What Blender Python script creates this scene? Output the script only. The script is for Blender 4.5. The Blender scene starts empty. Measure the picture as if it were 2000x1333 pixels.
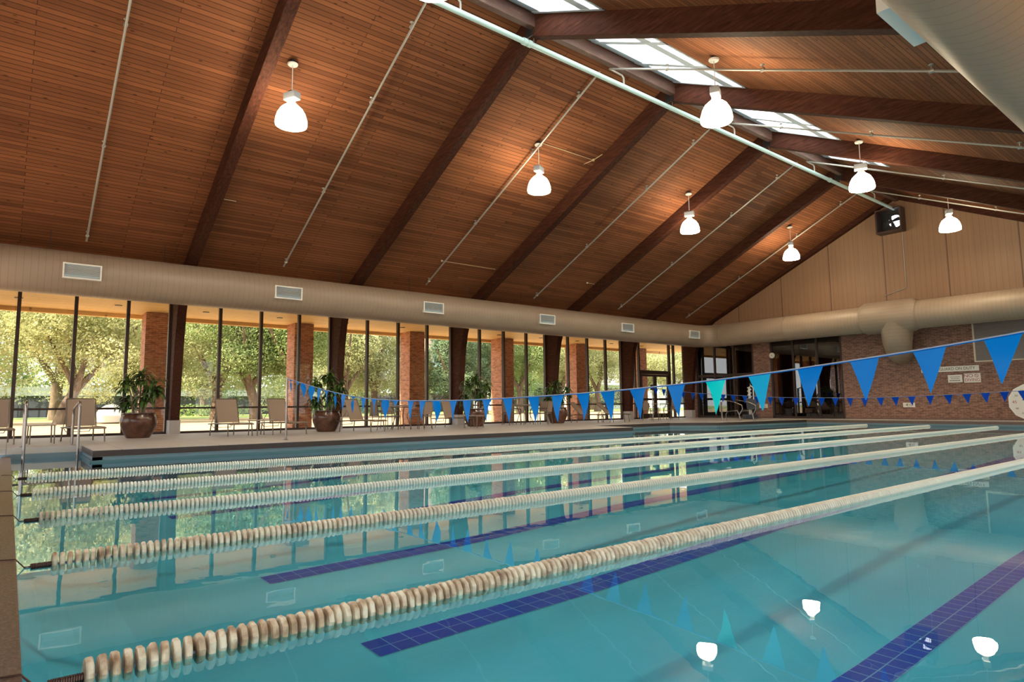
import bpy, math, random
import numpy as np
from mathutils import Vector, Matrix
R = math.radians
PI = math.pi
scn = bpy.context.scene
COL = scn.collection

# ------------------------------------------------------------------ camera, world, sun, exposure
H = 0.75                     # eye height above the pool deck (deck is z = 0)
cam_d = bpy.data.cameras.new('camera')
cam_d.sensor_width = 36.0
cam_d.lens = 1231.95 / 2000.0 * 36.0
cam_d.clip_end = 1500
cam_o = bpy.data.objects.new('camera', cam_d)
COL.objects.link(cam_o)
_r = Vector((0.62165576, 0.7832219, -0.01037201))
_u = Vector((0.08683093, -0.05574704, 0.99466208))
_f = Vector((-0.77846291, 0.61923802, 0.10266335))
cam_o.matrix_world = Matrix((( _r.x, _u.x, -_f.x, 0), (_r.y, _u.y, -_f.y, 0), (_r.z, _u.z, -_f.z, H), (0, 0, 0, 1)))
scn.camera = cam_o

scn.view_settings.view_transform = 'Standard'
scn.view_settings.look = 'None'
scn.view_settings.gamma = 1.0
scn.view_settings.use_curve_mapping = False
scn.view_settings.exposure = 0.06

world = bpy.data.worlds.new('daylight')
scn.world = world
world.use_nodes = True
wn = world.node_tree
wn.nodes.clear()
wo = wn.nodes.new('ShaderNodeOutputWorld')
wb = wn.nodes.new('ShaderNodeBackground')
wb.inputs['Color'].default_value = (0.90, 0.95, 1.0, 1)
wb.inputs['Strength'].default_value = 3.2
wn.links.new(wb.outputs[0], wo.inputs[0])

sun_d = bpy.data.lights.new('sun', 'SUN')
sun_d.energy = 22.0
sun_d.angle = R(1.5)
sun_d.color = (1.0, 0.86, 0.66)
sun_o = bpy.data.objects.new('sun', sun_d)
COL.objects.link(sun_o)
sun_dir = Vector((0.10, 0.80, -0.80))           # travels towards +y, down
sun_o.rotation_euler = sun_dir.to_track_quat('-Z', 'Y').to_euler()
sun_o.location = (-30, -20, 30)

# ------------------------------------------------------------------ fitted dimensions
XW = -22.24      # window wall
XR = 0.78        # right wall
YE = 30.5        # far end wall
YN = -6.6        # near end wall
XC = -10.73      # ridge
WZ = -0.23       # water level
BAY = 5.268
def fy(k): return -1.243 + BAY * k + 0.0          # frame k sits at this y (k = 0 behind the lens)
def CZ(x): return 10.02 - 0.49 * abs(x - XC)      # ceiling boards
def UZ(x): return 9.45 - 0.475 * abs(x - XC)      # underside of rafters

def portal(name, loc, rot, sx, sy):
    d = bpy.data.lights.new(name, 'AREA'); d.shape = 'RECTANGLE'; d.size = sx; d.size_y = sy
    d.cycles.is_portal = True
    o = bpy.data.objects.new(name, d); COL.objects.link(o); o.location = loc; o.rotation_euler = rot
portal('window_daylight', (XW - 0.3, 12, 2.1), (0, R(-90), 0), 4.2, 38)
portal('window_daylight', (XR + 0.3, 12, 2.1), (0, R(90), 0), 4.2, 38)
portal('window_daylight', (-10.7, YN - 0.3, 2.4), (R(90), 0, 0), 23, 4.8)
portal('skylight_daylight', (-9.4, 8.5, 10.2), (0, 0, 0), 2.4, 32)

# ------------------------------------------------------------------ materials
def mat(name, base=(0.5, 0.5, 0.5), rough=0.6, metal=0.0, spec=0.5):
    m = bpy.data.materials.new(name); m.use_nodes = True
    b = m.node_tree.nodes['Principled BSDF']
    b.inputs['Base Color'].default_value = (*base, 1)
    b.inputs['Roughness'].default_value = rough
    b.inputs['Metallic'].default_value = metal
    b.inputs['Specular IOR Level'].default_value = spec
    return m
def nt(m): return m.node_tree, m.node_tree.nodes, m.node_tree.links, m.node_tree.nodes['Principled BSDF']
def coords(m, scale=(1, 1, 1), rot=(0, 0, 0)):
    t, n, l, b = nt(m)
    tc = n.new('ShaderNodeTexCoord'); mp = n.new('ShaderNodeMapping')
    mp.inputs['Scale'].default_value = scale; mp.inputs['Rotation'].default_value = rot
    l.new(tc.outputs['Object'], mp.inputs['Vector'])
    return mp.outputs['Vector']
def noise(m, vec, scale, detail=4, rough=0.55):
    t, n, l, b = nt(m)
    x = n.new('ShaderNodeTexNoise'); x.inputs['Scale'].default_value = scale
    x.inputs['Detail'].default_value = detail; x.inputs['Roughness'].default_value = rough
    if vec is not None: l.new(vec, x.inputs['Vector'])
    return x.outputs['Fac']
def ramp(m, fac, stops):
    t, n, l, b = nt(m)
    r = n.new('ShaderNodeValToRGB'); l.new(fac, r.inputs['Fac'])
    e = r.color_ramp.elements
    while len(e) < len(stops): e.new(0.5)
    for q, (p, c) in zip(e, stops): q.position = p; q.color = (*c, 1)
    return r.outputs['Color']
def mix(m, fac, a, c, mode='MIX'):
    t, n, l, b = nt(m)
    x = n.new('ShaderNodeMix'); x.data_type = 'RGBA'; x.blend_type = mode
    for s, v in ((x.inputs[0], fac), (x.inputs[6], a), (x.inputs[7], c)):
        if isinstance(v, (int, float)): s.default_value = v
        elif isinstance(v, tuple): s.default_value = (*v, 1)
        else: l.new(v, s)
    return x.outputs[2]
def bump(m, h, strength=0.3, dist=0.01):
    t, n, l, b = nt(m)
    x = n.new('ShaderNodeBump'); x.inputs['Strength'].default_value = strength; x.inputs['Distance'].default_value = dist
    l.new(h, x.inputs['Height']); l.new(x.outputs['Normal'], b.inputs['Normal'])
def setcol(m, c):
    t, n, l, b = nt(m); l.new(c, b.inputs['Base Color'])
def mathn(m, op, a, c=None):
    t, n, l, b = nt(m)
    x = n.new('ShaderNodeMath'); x.operation = op
    for s, v in ((x.inputs[0], a), (x.inputs[1], c)):
        if v is None: continue
        if isinstance(v, (int, float)): s.default_value = v
        else: l.new(v, s)
    return x.outputs[0]
def sep(m, vec):
    t, n, l, b = nt(m)
    x = n.new('ShaderNodeSeparateXYZ'); l.new(vec, x.inputs[0]); return x.outputs
def comb(m, x_, y_, z_=0.0):
    t, n, l, b = nt(m)
    x = n.new('ShaderNodeCombineXYZ')
    for s, v in zip(x.inputs, (x_, y_, z_)):
        if isinstance(v, (int, float)): s.default_value = v
        else: l.new(v, s)
    return x.outputs[0]

# planks: boards run along y on the roof slopes
def plank_mat(name, light, dark, seam, width, length, rough=0.55):
    m = mat(name, light, rough, spec=0.2)
    t, n, l, b = nt(m)
    s = sep(m, coords(m))
    v = comb(m, s[1], s[0])
    br = n.new('ShaderNodeTexBrick'); l.new(v, br.inputs['Vector'])
    br.inputs['Color1'].default_value = (0, 0, 0, 1); br.inputs['Color2'].default_value = (1, 1, 1, 1)
    br.inputs['Mortar'].default_value = (0.5, 0.5, 0.5, 1)
    br.inputs['Scale'].default_value = 1; br.inputs['Brick Width'].default_value = length
    br.inputs['Row Height'].default_value = width; br.inputs['Mortar Size'].default_value = 0.008
    br.inputs['Mortar Smooth'].default_value = 0.3; br.offset = 0.37
    c = mix(m, br.outputs['Color'], light, dark)
    g = noise(m, coords(m, (26, 1.3, 1)), 1.0, 5, 0.6)
    c = mix(m, mathn(m, 'MULTIPLY', g, 0.55), c, tuple(x * 0.45 for x in dark))
    big = noise(m, coords(m, (0.35, 0.22, 0.3)), 1.0, 3)
    c = mix(m, ramp(m, big, [(0.35, (0.0,) * 3), (0.7, (0.35,) * 3)]), c, tuple(x * 1.5 for x in light))
    vo = n.new('ShaderNodeTexVoronoi'); l.new(coords(m, (7.5, 2.6, 1)), vo.inputs['Vector']); vo.inputs['Scale'].default_value = 1.0
    kn = ramp(m, vo.outputs['Distance'], [(0.07, (1, 1, 1)), (0.15, (0, 0, 0))])
    c = mix(m, mathn(m, 'MULTIPLY', kn, 0.75), c, tuple(x * 0.2 for x in dark))
    c = mix(m, mathn(m, 'MULTIPLY', br.outputs['Fac'], 0.8), c, seam)
    setcol(m, c)
    bump(m, mathn(m, 'SUBTRACT', 1.0, br.outputs['Fac']), 0.4, 0.01)
    return m
M = {}
M['ceiling'] = plank_mat('ceiling_boards', (0.265, 0.100, 0.042), (0.125, 0.043, 0.019), (0.025, 0.009, 0.005), 0.105, 3.6, 0.8)
M['soffit'] = plank_mat('soffit_boards', (0.84, 0.60, 0.28), (0.74, 0.51, 0.23), (0.4, 0.22, 0.09), 0.13, 4)

M['beam'] = mat('dark_beam_wood', (0.07, 0.03, 0.02), 0.75, spec=0.12)
_g = noise(M['beam'], coords(M['beam'], (2.0, 14, 14)), 1.5, 6, 0.65)
setcol(M['beam'], ramp(M['beam'], _g, [(0.3, (0.024, 0.008, 0.005)), (0.6, (0.066, 0.022, 0.013)), (0.85, (0.13, 0.047, 0.026))]))
M['purlin'] = mat('weathered_ridge_wood', (0.2, 0.12, 0.08), 0.6)
_g = noise(M['purlin'], coords(M['purlin'], (5, 1.2, 6)), 1.5, 6, 0.7)
setcol(M['purlin'], ramp(M['purlin'], _g, [(0.3, (0.055, 0.024, 0.018)), (0.6, (0.10, 0.05, 0.037)), (0.8, (0.24, 0.155, 0.115))]))

# gable siding: grooves every 0.1 m, panel joints every 2.4 m
m = M['siding'] = mat('gable_siding', (0.42, 0.22, 0.10), 0.55)
s = sep(m, coords(m))
g1 = mathn(m, 'LESS_THAN', mathn(m, 'FRACT', mathn(m, 'MULTIPLY', s[0], 4.9)), 0.10)
g2 = noise(m, coords(m, (9, 1, 0.4)), 1.0, 5)
c = mix(m, mathn(m, 'MULTIPLY', g2, 0.9), (0.31, 0.185, 0.11), (0.21, 0.115, 0.068))
c = mix(m, mathn(m, 'MULTIPLY', g1, 0.45), c, (0.15, 0.075, 0.045))
g3 = mathn(m, 'LESS_THAN', mathn(m, 'FRACT', mathn(m, 'MULTIPLY', mathn(m, 'ADD', s[0], 30.91), 1 / 2.44)), 0.016)
c = mix(m, mathn(m, 'MULTIPLY', g3, 0.85), c, (0.06, 0.025, 0.015))
setcol(m, c)

def brick_mat(name, c1, c2, mortar, w=0.21, h=0.071):
    m = mat(name, c1, 0.85)
    t, n, l, b = nt(m)
    s = sep(m, coords(m))
    v = comb(m, mathn(m, 'ADD', s[0], s[1]), s[2])
    br = n.new('ShaderNodeTexBrick'); l.new(v, br.inputs['Vector'])
    br.inputs['Color1'].default_value = (*c1, 1); br.inputs['Color2'].default_value = (*c2, 1)
    br.inputs['Mortar'].default_value = (*mortar, 1)
    br.inputs['Scale'].default_value = 1; br.inputs['Brick Width'].default_value = w
    br.inputs['Row Height'].default_value = h; br.inputs['Mortar Size'].default_value = 0.009
    br.inputs['Mortar Smooth'].default_value = 0.2; br.inputs['Bias'].default_value = 0.0
    g = noise(m, coords(m, (4, 4, 13)), 1.0, 3)
    c = mix(m, ramp(m, g, [(0.42, (0, 0, 0)), (0.72, (0.75,) * 3)]), br.outputs['Color'], tuple(x * 0.35 for x in c2))
    setcol(m, c)
    bump(m, br.outputs['Fac'], -0.4, 0.01)
    return m
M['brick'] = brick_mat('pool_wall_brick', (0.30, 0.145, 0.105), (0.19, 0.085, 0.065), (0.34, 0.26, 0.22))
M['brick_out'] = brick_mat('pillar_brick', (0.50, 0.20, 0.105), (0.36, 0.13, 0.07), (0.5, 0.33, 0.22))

m = M['deck'] = mat('deck_concrete', (0.45, 0.41, 0.38), 0.55)
g = noise(m, coords(m), 1.2, 6, 0.6); g2 = noise(m, coords(m), 60, 2)
c = mix(m, g, (0.45, 0.41, 0.385), (0.60, 0.56, 0.53))
c = mix(m, mathn(m, 'MULTIPLY', g2, 0.3), c, (0.30, 0.26, 0.24))
s = sep(m, coords(m))
j = mathn(m, 'LESS_THAN', mathn(m, 'FRACT', mathn(m, 'MULTIPLY', s[1], 1 / 1.756)), 0.010)
setcol(m, mix(m, mathn(m, 'MULTIPLY', j, 0.5), c, (0.12, 0.1, 0.09)))
M['fascia'] = mat('dark_brown_edge_tile', (0.05, 0.028, 0.026), 0.4)
m = M['coping'] = mat('wet_brown_coping', (0.23, 0.13, 0.105), 0.3)
g = noise(m, coords(m, (1, 2.2, 1)), 30, 5, 0.75)
setcol(m, ramp(m, g, [(0.35, (0.07, 0.035, 0.03)), (0.55, (0.17, 0.095, 0.075)), (0.72, (0.34, 0.21, 0.16))]))
bump(m, g, 0.8, 0.01)
M['lip'] = mat('blue_grey_gutter_lip', (0.08, 0.17, 0.21), 0.4)

m = M['plaster'] = mat('pool_plaster', (0.42, 0.66, 0.66), 0.8)
g = noise(m, coords(m), 0.55, 5, 0.6)
setcol(m, ramp(m, g, [(0.3, (0.16, 0.51, 0.59)), (0.7, (0.23, 0.60, 0.67))]))
m = M['navy'] = mat('navy_tile', (0.01, 0.012, 0.16), 0.5)
t, n, l, b = nt(m)
br = n.new('ShaderNodeTexBrick'); br.offset = 0.0
s = sep(m, coords(m)); l.new(comb(m, s[0], s[1]), br.inputs['Vector'])
br.inputs['Color1'].default_value = (0.004, 0.012, 0.42, 1); br.inputs['Color2'].default_value = (0.003, 0.009, 0.33, 1)
br.inputs['Mortar'].default_value = (0.32, 0.36, 0.55, 1); br.inputs['Scale'].default_value = 1
br.inputs['Brick Width'].default_value = 0.15; br.inputs['Row Height'].default_value = 0.15
br.inputs['Mortar Size'].default_value = 0.004; br.inputs['Mortar Smooth'].default_value = 0.1
setcol(m, br.outputs['Color'])

def schlick(n, l, f0, normal=None):
    lw = n.new('ShaderNodeLayerWeight'); lw.inputs['Blend'].default_value = 0.5
    if normal is not None: l.new(normal, lw.inputs['Normal'])
    p = n.new('ShaderNodeMath'); p.operation = 'POWER'; l.new(lw.outputs['Facing'], p.inputs[0]); p.inputs[1].default_value = 5.0
    a = n.new('ShaderNodeMath'); a.operation = 'MULTIPLY_ADD'; l.new(p.outputs[0], a.inputs[0]); a.inputs[1].default_value = 1 - f0; a.inputs[2].default_value = f0
    return a.outputs[0]
M['navy_narrow'] = M['navy'].copy()
for q in M['navy_narrow'].node_tree.nodes:
    if q.type == 'TEX_BRICK': q.inputs['Brick Width'].default_value = 0.115; q.inputs['Row Height'].default_value = 0.115
# water: a fresnel surface over a clear, blue-green tinted body
m = M['water'] = bpy.data.materials.new('pool_water'); m.use_nodes = True
n, l = m.node_tree.nodes, m.node_tree.links; n.clear()
o_ = n.new('ShaderNodeOutputMaterial'); mx = n.new('ShaderNodeMixShader')
tr = n.new('ShaderNodeBsdfTransparent'); tr.inputs['Color'].default_value = (0.56, 0.90, 0.99, 1)
gl = n.new('ShaderNodeBsdfGlossy'); gl.inputs['Roughness'].default_value = 0.0; gl.inputs['Color'].default_value = (1, 1, 1, 1)
tc = n.new('ShaderNodeTexCoord'); mp = n.new('ShaderNodeMapping'); mp.inputs['Scale'].default_value = (1, 1, 1)
nz = n.new('ShaderNodeTexNoise'); nz.inputs['Scale'].default_value = 3.2; nz.inputs['Detail'].default_value = 2
nz2 = n.new('ShaderNodeTexNoise'); nz2.inputs['Scale'].default_value = 0.5; nz2.inputs['Detail'].default_value = 1
mu = n.new('ShaderNodeMath'); mu.operation = 'MULTIPLY'
bp = n.new('ShaderNodeBump'); bp.inputs['Strength'].default_value = 1.0; bp.inputs['Distance'].default_value = 0.0013
l.new(tc.outputs['Object'], mp.inputs[0]); l.new(mp.outputs[0], nz.inputs['Vector']); l.new(mp.outputs[0], nz2.inputs['Vector'])
l.new(nz.outputs['Fac'], mu.inputs[0]); l.new(nz2.outputs['Fac'], mu.inputs[1]); l.new(mu.outputs[0], bp.inputs['Height'])
l.new(bp.outputs[0], gl.inputs['Normal'])
l.new(schlick(n, l, 0.022), mx.inputs[0]); l.new(tr.outputs[0], mx.inputs[1]); l.new(gl.outputs[0], mx.inputs[2]); l.new(mx.outputs[0], o_.inputs[0])

def glass_mat(name, tint, refl_min=0.022):
    m = bpy.data.materials.new(name); m.use_nodes = True
    n, l = m.node_tree.nodes, m.node_tree.links; n.clear()
    o_ = n.new('ShaderNodeOutputMaterial'); mx = n.new('ShaderNodeMixShader')
    tr = n.new('ShaderNodeBsdfTransparent'); tr.inputs['Color'].default_value = (*tint, 1)
    gl = n.new('ShaderNodeBsdfGlossy'); gl.inputs['Roughness'].default_value = 0.0
    l.new(schlick(n, l, refl_min), mx.inputs[0]); l.new(tr.outputs[0], mx.inputs[1]); l.new(gl.outputs[0], mx.inputs[2]); l.new(mx.outputs[0], o_.inputs[0])
    return m
M['glass'] = glass_mat('clear_window_glass', (0.97, 0.96, 0.93))
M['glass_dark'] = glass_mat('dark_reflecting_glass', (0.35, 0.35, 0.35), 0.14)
m = M['frosted'] = bpy.data.materials.new('frosted_skylight_acrylic'); m.use_nodes = True
n, l = m.node_tree.nodes, m.node_tree.links; n.clear()
o_ = n.new('ShaderNodeOutputMaterial'); tl = n.new('ShaderNodeBsdfTranslucent'); tl.inputs['Color'].default_value = (0.86, 0.90, 0.93, 1)
l.new(tl.outputs[0], o_.inputs[0])
M['bronze'] = mat('bronze_window_metal', (0.035, 0.016, 0.012), 0.4)
m = M['duct'] = mat('painted_spiral_duct', (0.45, 0.36, 0.27), 0.45)
s = sep(m, coords(m)); sm = mathn(m, 'LESS_THAN', mathn(m, 'FRACT', mathn(m, 'MULTIPLY', s[2], 1 / 0.145)), 0.10)
g = noise(m, coords(m), 1.5, 5)
c = mix(m, g, (0.27, 0.205, 0.158), (0.35, 0.268, 0.21)); c = mix(m, mathn(m, 'MULTIPLY', sm, 0.42), c, (0.17, 0.12, 0.09))
setcol(m, c)
M['vent'] = mat('grey_vent_slats', (0.74, 0.86, 0.95), 0.5)
M['white'] = mat('white_paint', (0.78, 0.78, 0.76), 0.45)
M['pipe'] = mat('pale_teal_pipe', (0.42, 0.58, 0.58), 0.35)
M['galv'] = mat('galvanized_pipe', (0.36, 0.36, 0.34), 0.4, 0.3)
M['skyframe'] = mat('blue_grey_skylight_metal', (0.46, 0.53, 0.62), 0.5)
M['brass'] = mat('brass_fitting', (0.5, 0.36, 0.16), 0.4, 0.6)
m = M['shade'] = mat('lit_lamp_shade', (0.9, 0.88, 0.8), 0.4)
b = m.node_tree.nodes['Principled BSDF']; b.inputs['Emission Color'].default_value = (1, 0.82, 0.54, 1); b.inputs['Emission Strength'].default_value = 56
m = M['ballast'] = mat('lamp_ballast_grey', (0.28, 0.31, 0.36), 0.45)
m = M['daylit'] = mat('daylight_in_fan_opening', (0.9, 0.9, 0.95), 0.5)  # glow put into a solid disc in place of daylight behind the fan
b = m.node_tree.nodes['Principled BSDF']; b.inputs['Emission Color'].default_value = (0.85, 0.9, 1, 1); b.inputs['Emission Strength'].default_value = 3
# floats are stained brown near the near end of each rope; the stain reaches further on the ropes by the camera
def float_mat(i, reach, amount):
    m = mat('stained_float_plastic_%d' % i, (0.7, 0.62, 0.48), 0.4)
    t, n, l, b = nt(m)
    geo = n.new('ShaderNodeNewGeometry'); sy = n.new('ShaderNodeSeparateXYZ'); l.new(geo.outputs['Position'], sy.inputs[0])
    nz_ = n.new('ShaderNodeTexNoise'); nz_.inputs['Scale'].default_value = 13; nz_.inputs['Detail'].default_value = 4; l.new(geo.outputs['Position'], nz_.inputs['Vector'])
    fade = mathn(m, 'SUBTRACT', 1.0, mathn(m, 'MULTIPLY', sy.outputs[1], 1.0 / reach)); fade.node.use_clamp = True
    k = mathn(m, 'MULTIPLY', mathn(m, 'ADD', mathn(m, 'MULTIPLY', fade, 1.1), .0), amount); k.node.use_clamp = True
    stain = ramp(m, nz_.outputs['Fac'], [(0.30, (0.28, 0.155, 0.085)), (0.46, (0.60, 0.44, 0.29)), (0.62, (0.88, 0.79, 0.62))])
    setcol(m, mix(m, k, (0.86, 0.88, 0.80) if i < 3 else (0.86, 0.82, 0.70), stain))
    return m
FM = [float_mat(0, 1.0, .0), float_mat(1, 1.2, .5), float_mat(2, 2.5, .8), float_mat(3, 4.5, 1.0), float_mat(4, 8, 1.0)]
M['rust'] = mat('rusty_spring_steel', (0.10, 0.05, 0.04), 0.45, 0.4)
M['steel'] = mat('stainless_steel', (0.30, 0.27, 0.26), 0.25, 0.9)
M['rope'] = mat('pale_cord', (0.30, 0.36, 0.50), 0.5)
def flag_mat(name, c, e=0.35):
    m = mat(name, c, 0.3, spec=0.15)
    t, n, l, b = nt(m)
    tl = n.new('ShaderNodeBsdfTranslucent'); tl.inputs['Color'].default_value = (*c, 1)
    mx = n.new('ShaderNodeMixShader'); mx.inputs[0].default_value = e
    out = [x for x in n if x.type == 'OUTPUT_MATERIAL'][0]
    l.new(b.outputs[0], mx.inputs[1]); l.new(tl.outputs[0], mx.inputs[2]); l.new(mx.outputs[0], out.inputs[0])
    return m
M['flag'] = flag_mat('blue_pennant_vinyl', (0.0, 0.23, 0.80))
M['flag_far'] = flag_mat('deep_blue_pennant_vinyl', (0.0, 0.06, 0.50))
M['flag_cyan'] = flag_mat('cyan_pennant_vinyl', (0.0, 0.88, 0.93), 0.45)  # light shining through this blue pennant is put into a paler colour
M['flag_sky'] = flag_mat('sky_blue_pennant_vinyl', (0.0, 0.50, 0.93), 0.4)  # weaker backlight, likewise put into the pennant colour
m = M['pot'] = mat('glazed_brown_pot', (0.10, 0.045, 0.03), 0.18)
g = noise(m, coords(m), 5, 4)
setcol(m, ramp(m, g, [(0.3, (0.045, 0.018, 0.012)), (0.7, (0.15, 0.065, 0.04))]))
M['soil'] = mat('dark_soil', (0.03, 0.02, 0.015), 0.9)
m = M['leaf'] = mat('dark_green_leaf', (0.05, 0.12, 0.02), 0.35)
g = noise(m, coords(m), 6, 2)
setcol(m, ramp(m, g, [(0.35, (0.022, 0.06, 0.012)), (0.65, (0.09, 0.16, 0.03))]))
M['cane'] = mat('tan_plant_cane', (0.30, 0.22, 0.13), 0.8)
M['sling'] = mat('taupe_sling_fabric', (0.30, 0.215, 0.165), 0.7)
M['frame'] = mat('bronze_chair_frame', (0.17, 0.13, 0.095), 0.35, 0.5)
M['tabletop'] = mat('taupe_table_top', (0.34, 0.29, 0.25), 0.4)
M['shoe'] = mat('pale_column_shoe', (0.42, 0.39, 0.38), 0.6)
M['black'] = mat('black_plastic', (0.012, 0.012, 0.014), 0.5)
M['darkseat'] = mat('dark_blue_grey_seat', (0.035, 0.042, 0.065), 0.5)
M['grille'] = mat('grey_louvre_metal', (0.25, 0.23, 0.24), 0.5)
M['cream'] = mat('cream_trim', (0.62, 0.54, 0.42), 0.5)
M['signwhite'] = mat('sign_face', (0.74, 0.73, 0.70), 0.4)
M['red'] = mat('red_lettering', (0.42, 0.02, 0.04), 0.5)
M['ink'] = mat('dark_lettering', (0.05, 0.05, 0.06), 0.5)
m = M['patio'] = mat('sunlit_tan_paving', (0.60, 0.44, 0.26), 0.9)
g = noise(m, coords(m, (0.12, 0.12, 1)), 1.0, 5)
setcol(m, ramp(m, g, [(0.35, (0.26, 0.18, 0.10)), (0.6, (0.33, 0.235, 0.135))]))
m = M['grass'] = mat('lawn_green', (0.20, 0.30, 0.05), 0.95)
g = noise(m, coords(m, (0.4, 0.4, 1)), 1.0, 6, 0.7)
setcol(m, ramp(m, g, [(0.35, (0.09, 0.15, 0.03)), (0.65, (0.18, 0.25, 0.055))]))
m = M['bark'] = mat('tree_bark', (0.13, 0.09, 0.06), 0.95)
g = noise(m, coords(m, (3, 3, 0.7)), 1.5, 5); setcol(m, ramp(m, g, [(0.3, (0.07, 0.045, 0.03)), (0.7, (0.20, 0.14, 0.09))]))
def leafy(name, a, c):
    m = mat(name, a, 0.6)
    g = noise(m, coords(m), 0.7, 6, 0.7)
    setcol(m, ramp(m, g, [(0.35, a), (0.65, c)]))
    t, n, l, b = nt(m)
    tl = n.new('ShaderNodeBsdfTranslucent'); tl.inputs['Color'].default_value = (*c, 1)
    mx = n.new('ShaderNodeMixShader'); mx.inputs[0].default_value = 0.35
    out = [x for x in n if x.type == 'OUTPUT_MATERIAL'][0]
    l.new(b.outputs[0], mx.inputs[1]); l.new(tl.outputs[0], mx.inputs[2]); l.new(mx.outputs[0], out.inputs[0])
    return m
M['leaves_gold'] = leafy('golden_green_leaves', (0.17, 0.21, 0.06), (0.52, 0.52, 0.26))
M['leaves_green'] = leafy('green_leaves', (0.09, 0.16, 0.045), (0.28, 0.36, 0.12))
M['leaves_pale'] = leafy('pale_olive_leaves', (0.20, 0.23, 0.09), (0.50, 0.52, 0.27))
M['leaves_blue'] = leafy('blue_green_leaves', (0.07, 0.12, 0.06), (0.18, 0.26, 0.13))
M['bld_dark'] = mat('dark_glazed_wall', (0.05, 0.05, 0.065), 0.5)
M['bld_roof'] = mat('pale_roof_band', (0.42, 0.42, 0.44), 0.7)
M['bld_white'] = mat('white_building_wall', (0.62, 0.64, 0.66), 0.8)
M['tower'] = mat('pink_brick_tower', (0.48, 0.33, 0.28), 0.8)
M['tower_glass'] = mat('blue_tower_glass', (0.35, 0.50, 0.62), 0.15)
M['rock'] = mat('white_boulder', (0.62, 0.58, 0.52), 0.8)
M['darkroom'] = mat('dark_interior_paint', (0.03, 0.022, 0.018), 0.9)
M['plain'] = mat('tan_wall_paint', (0.42, 0.30, 0.2), 0.8)
M['recess'] = mat('blue_grey_pool_wall', (0.16, 0.24, 0.30), 0.6)
M['wire'] = mat('tan_wire', (0.45, 0.33, 0.2), 0.5)

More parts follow.
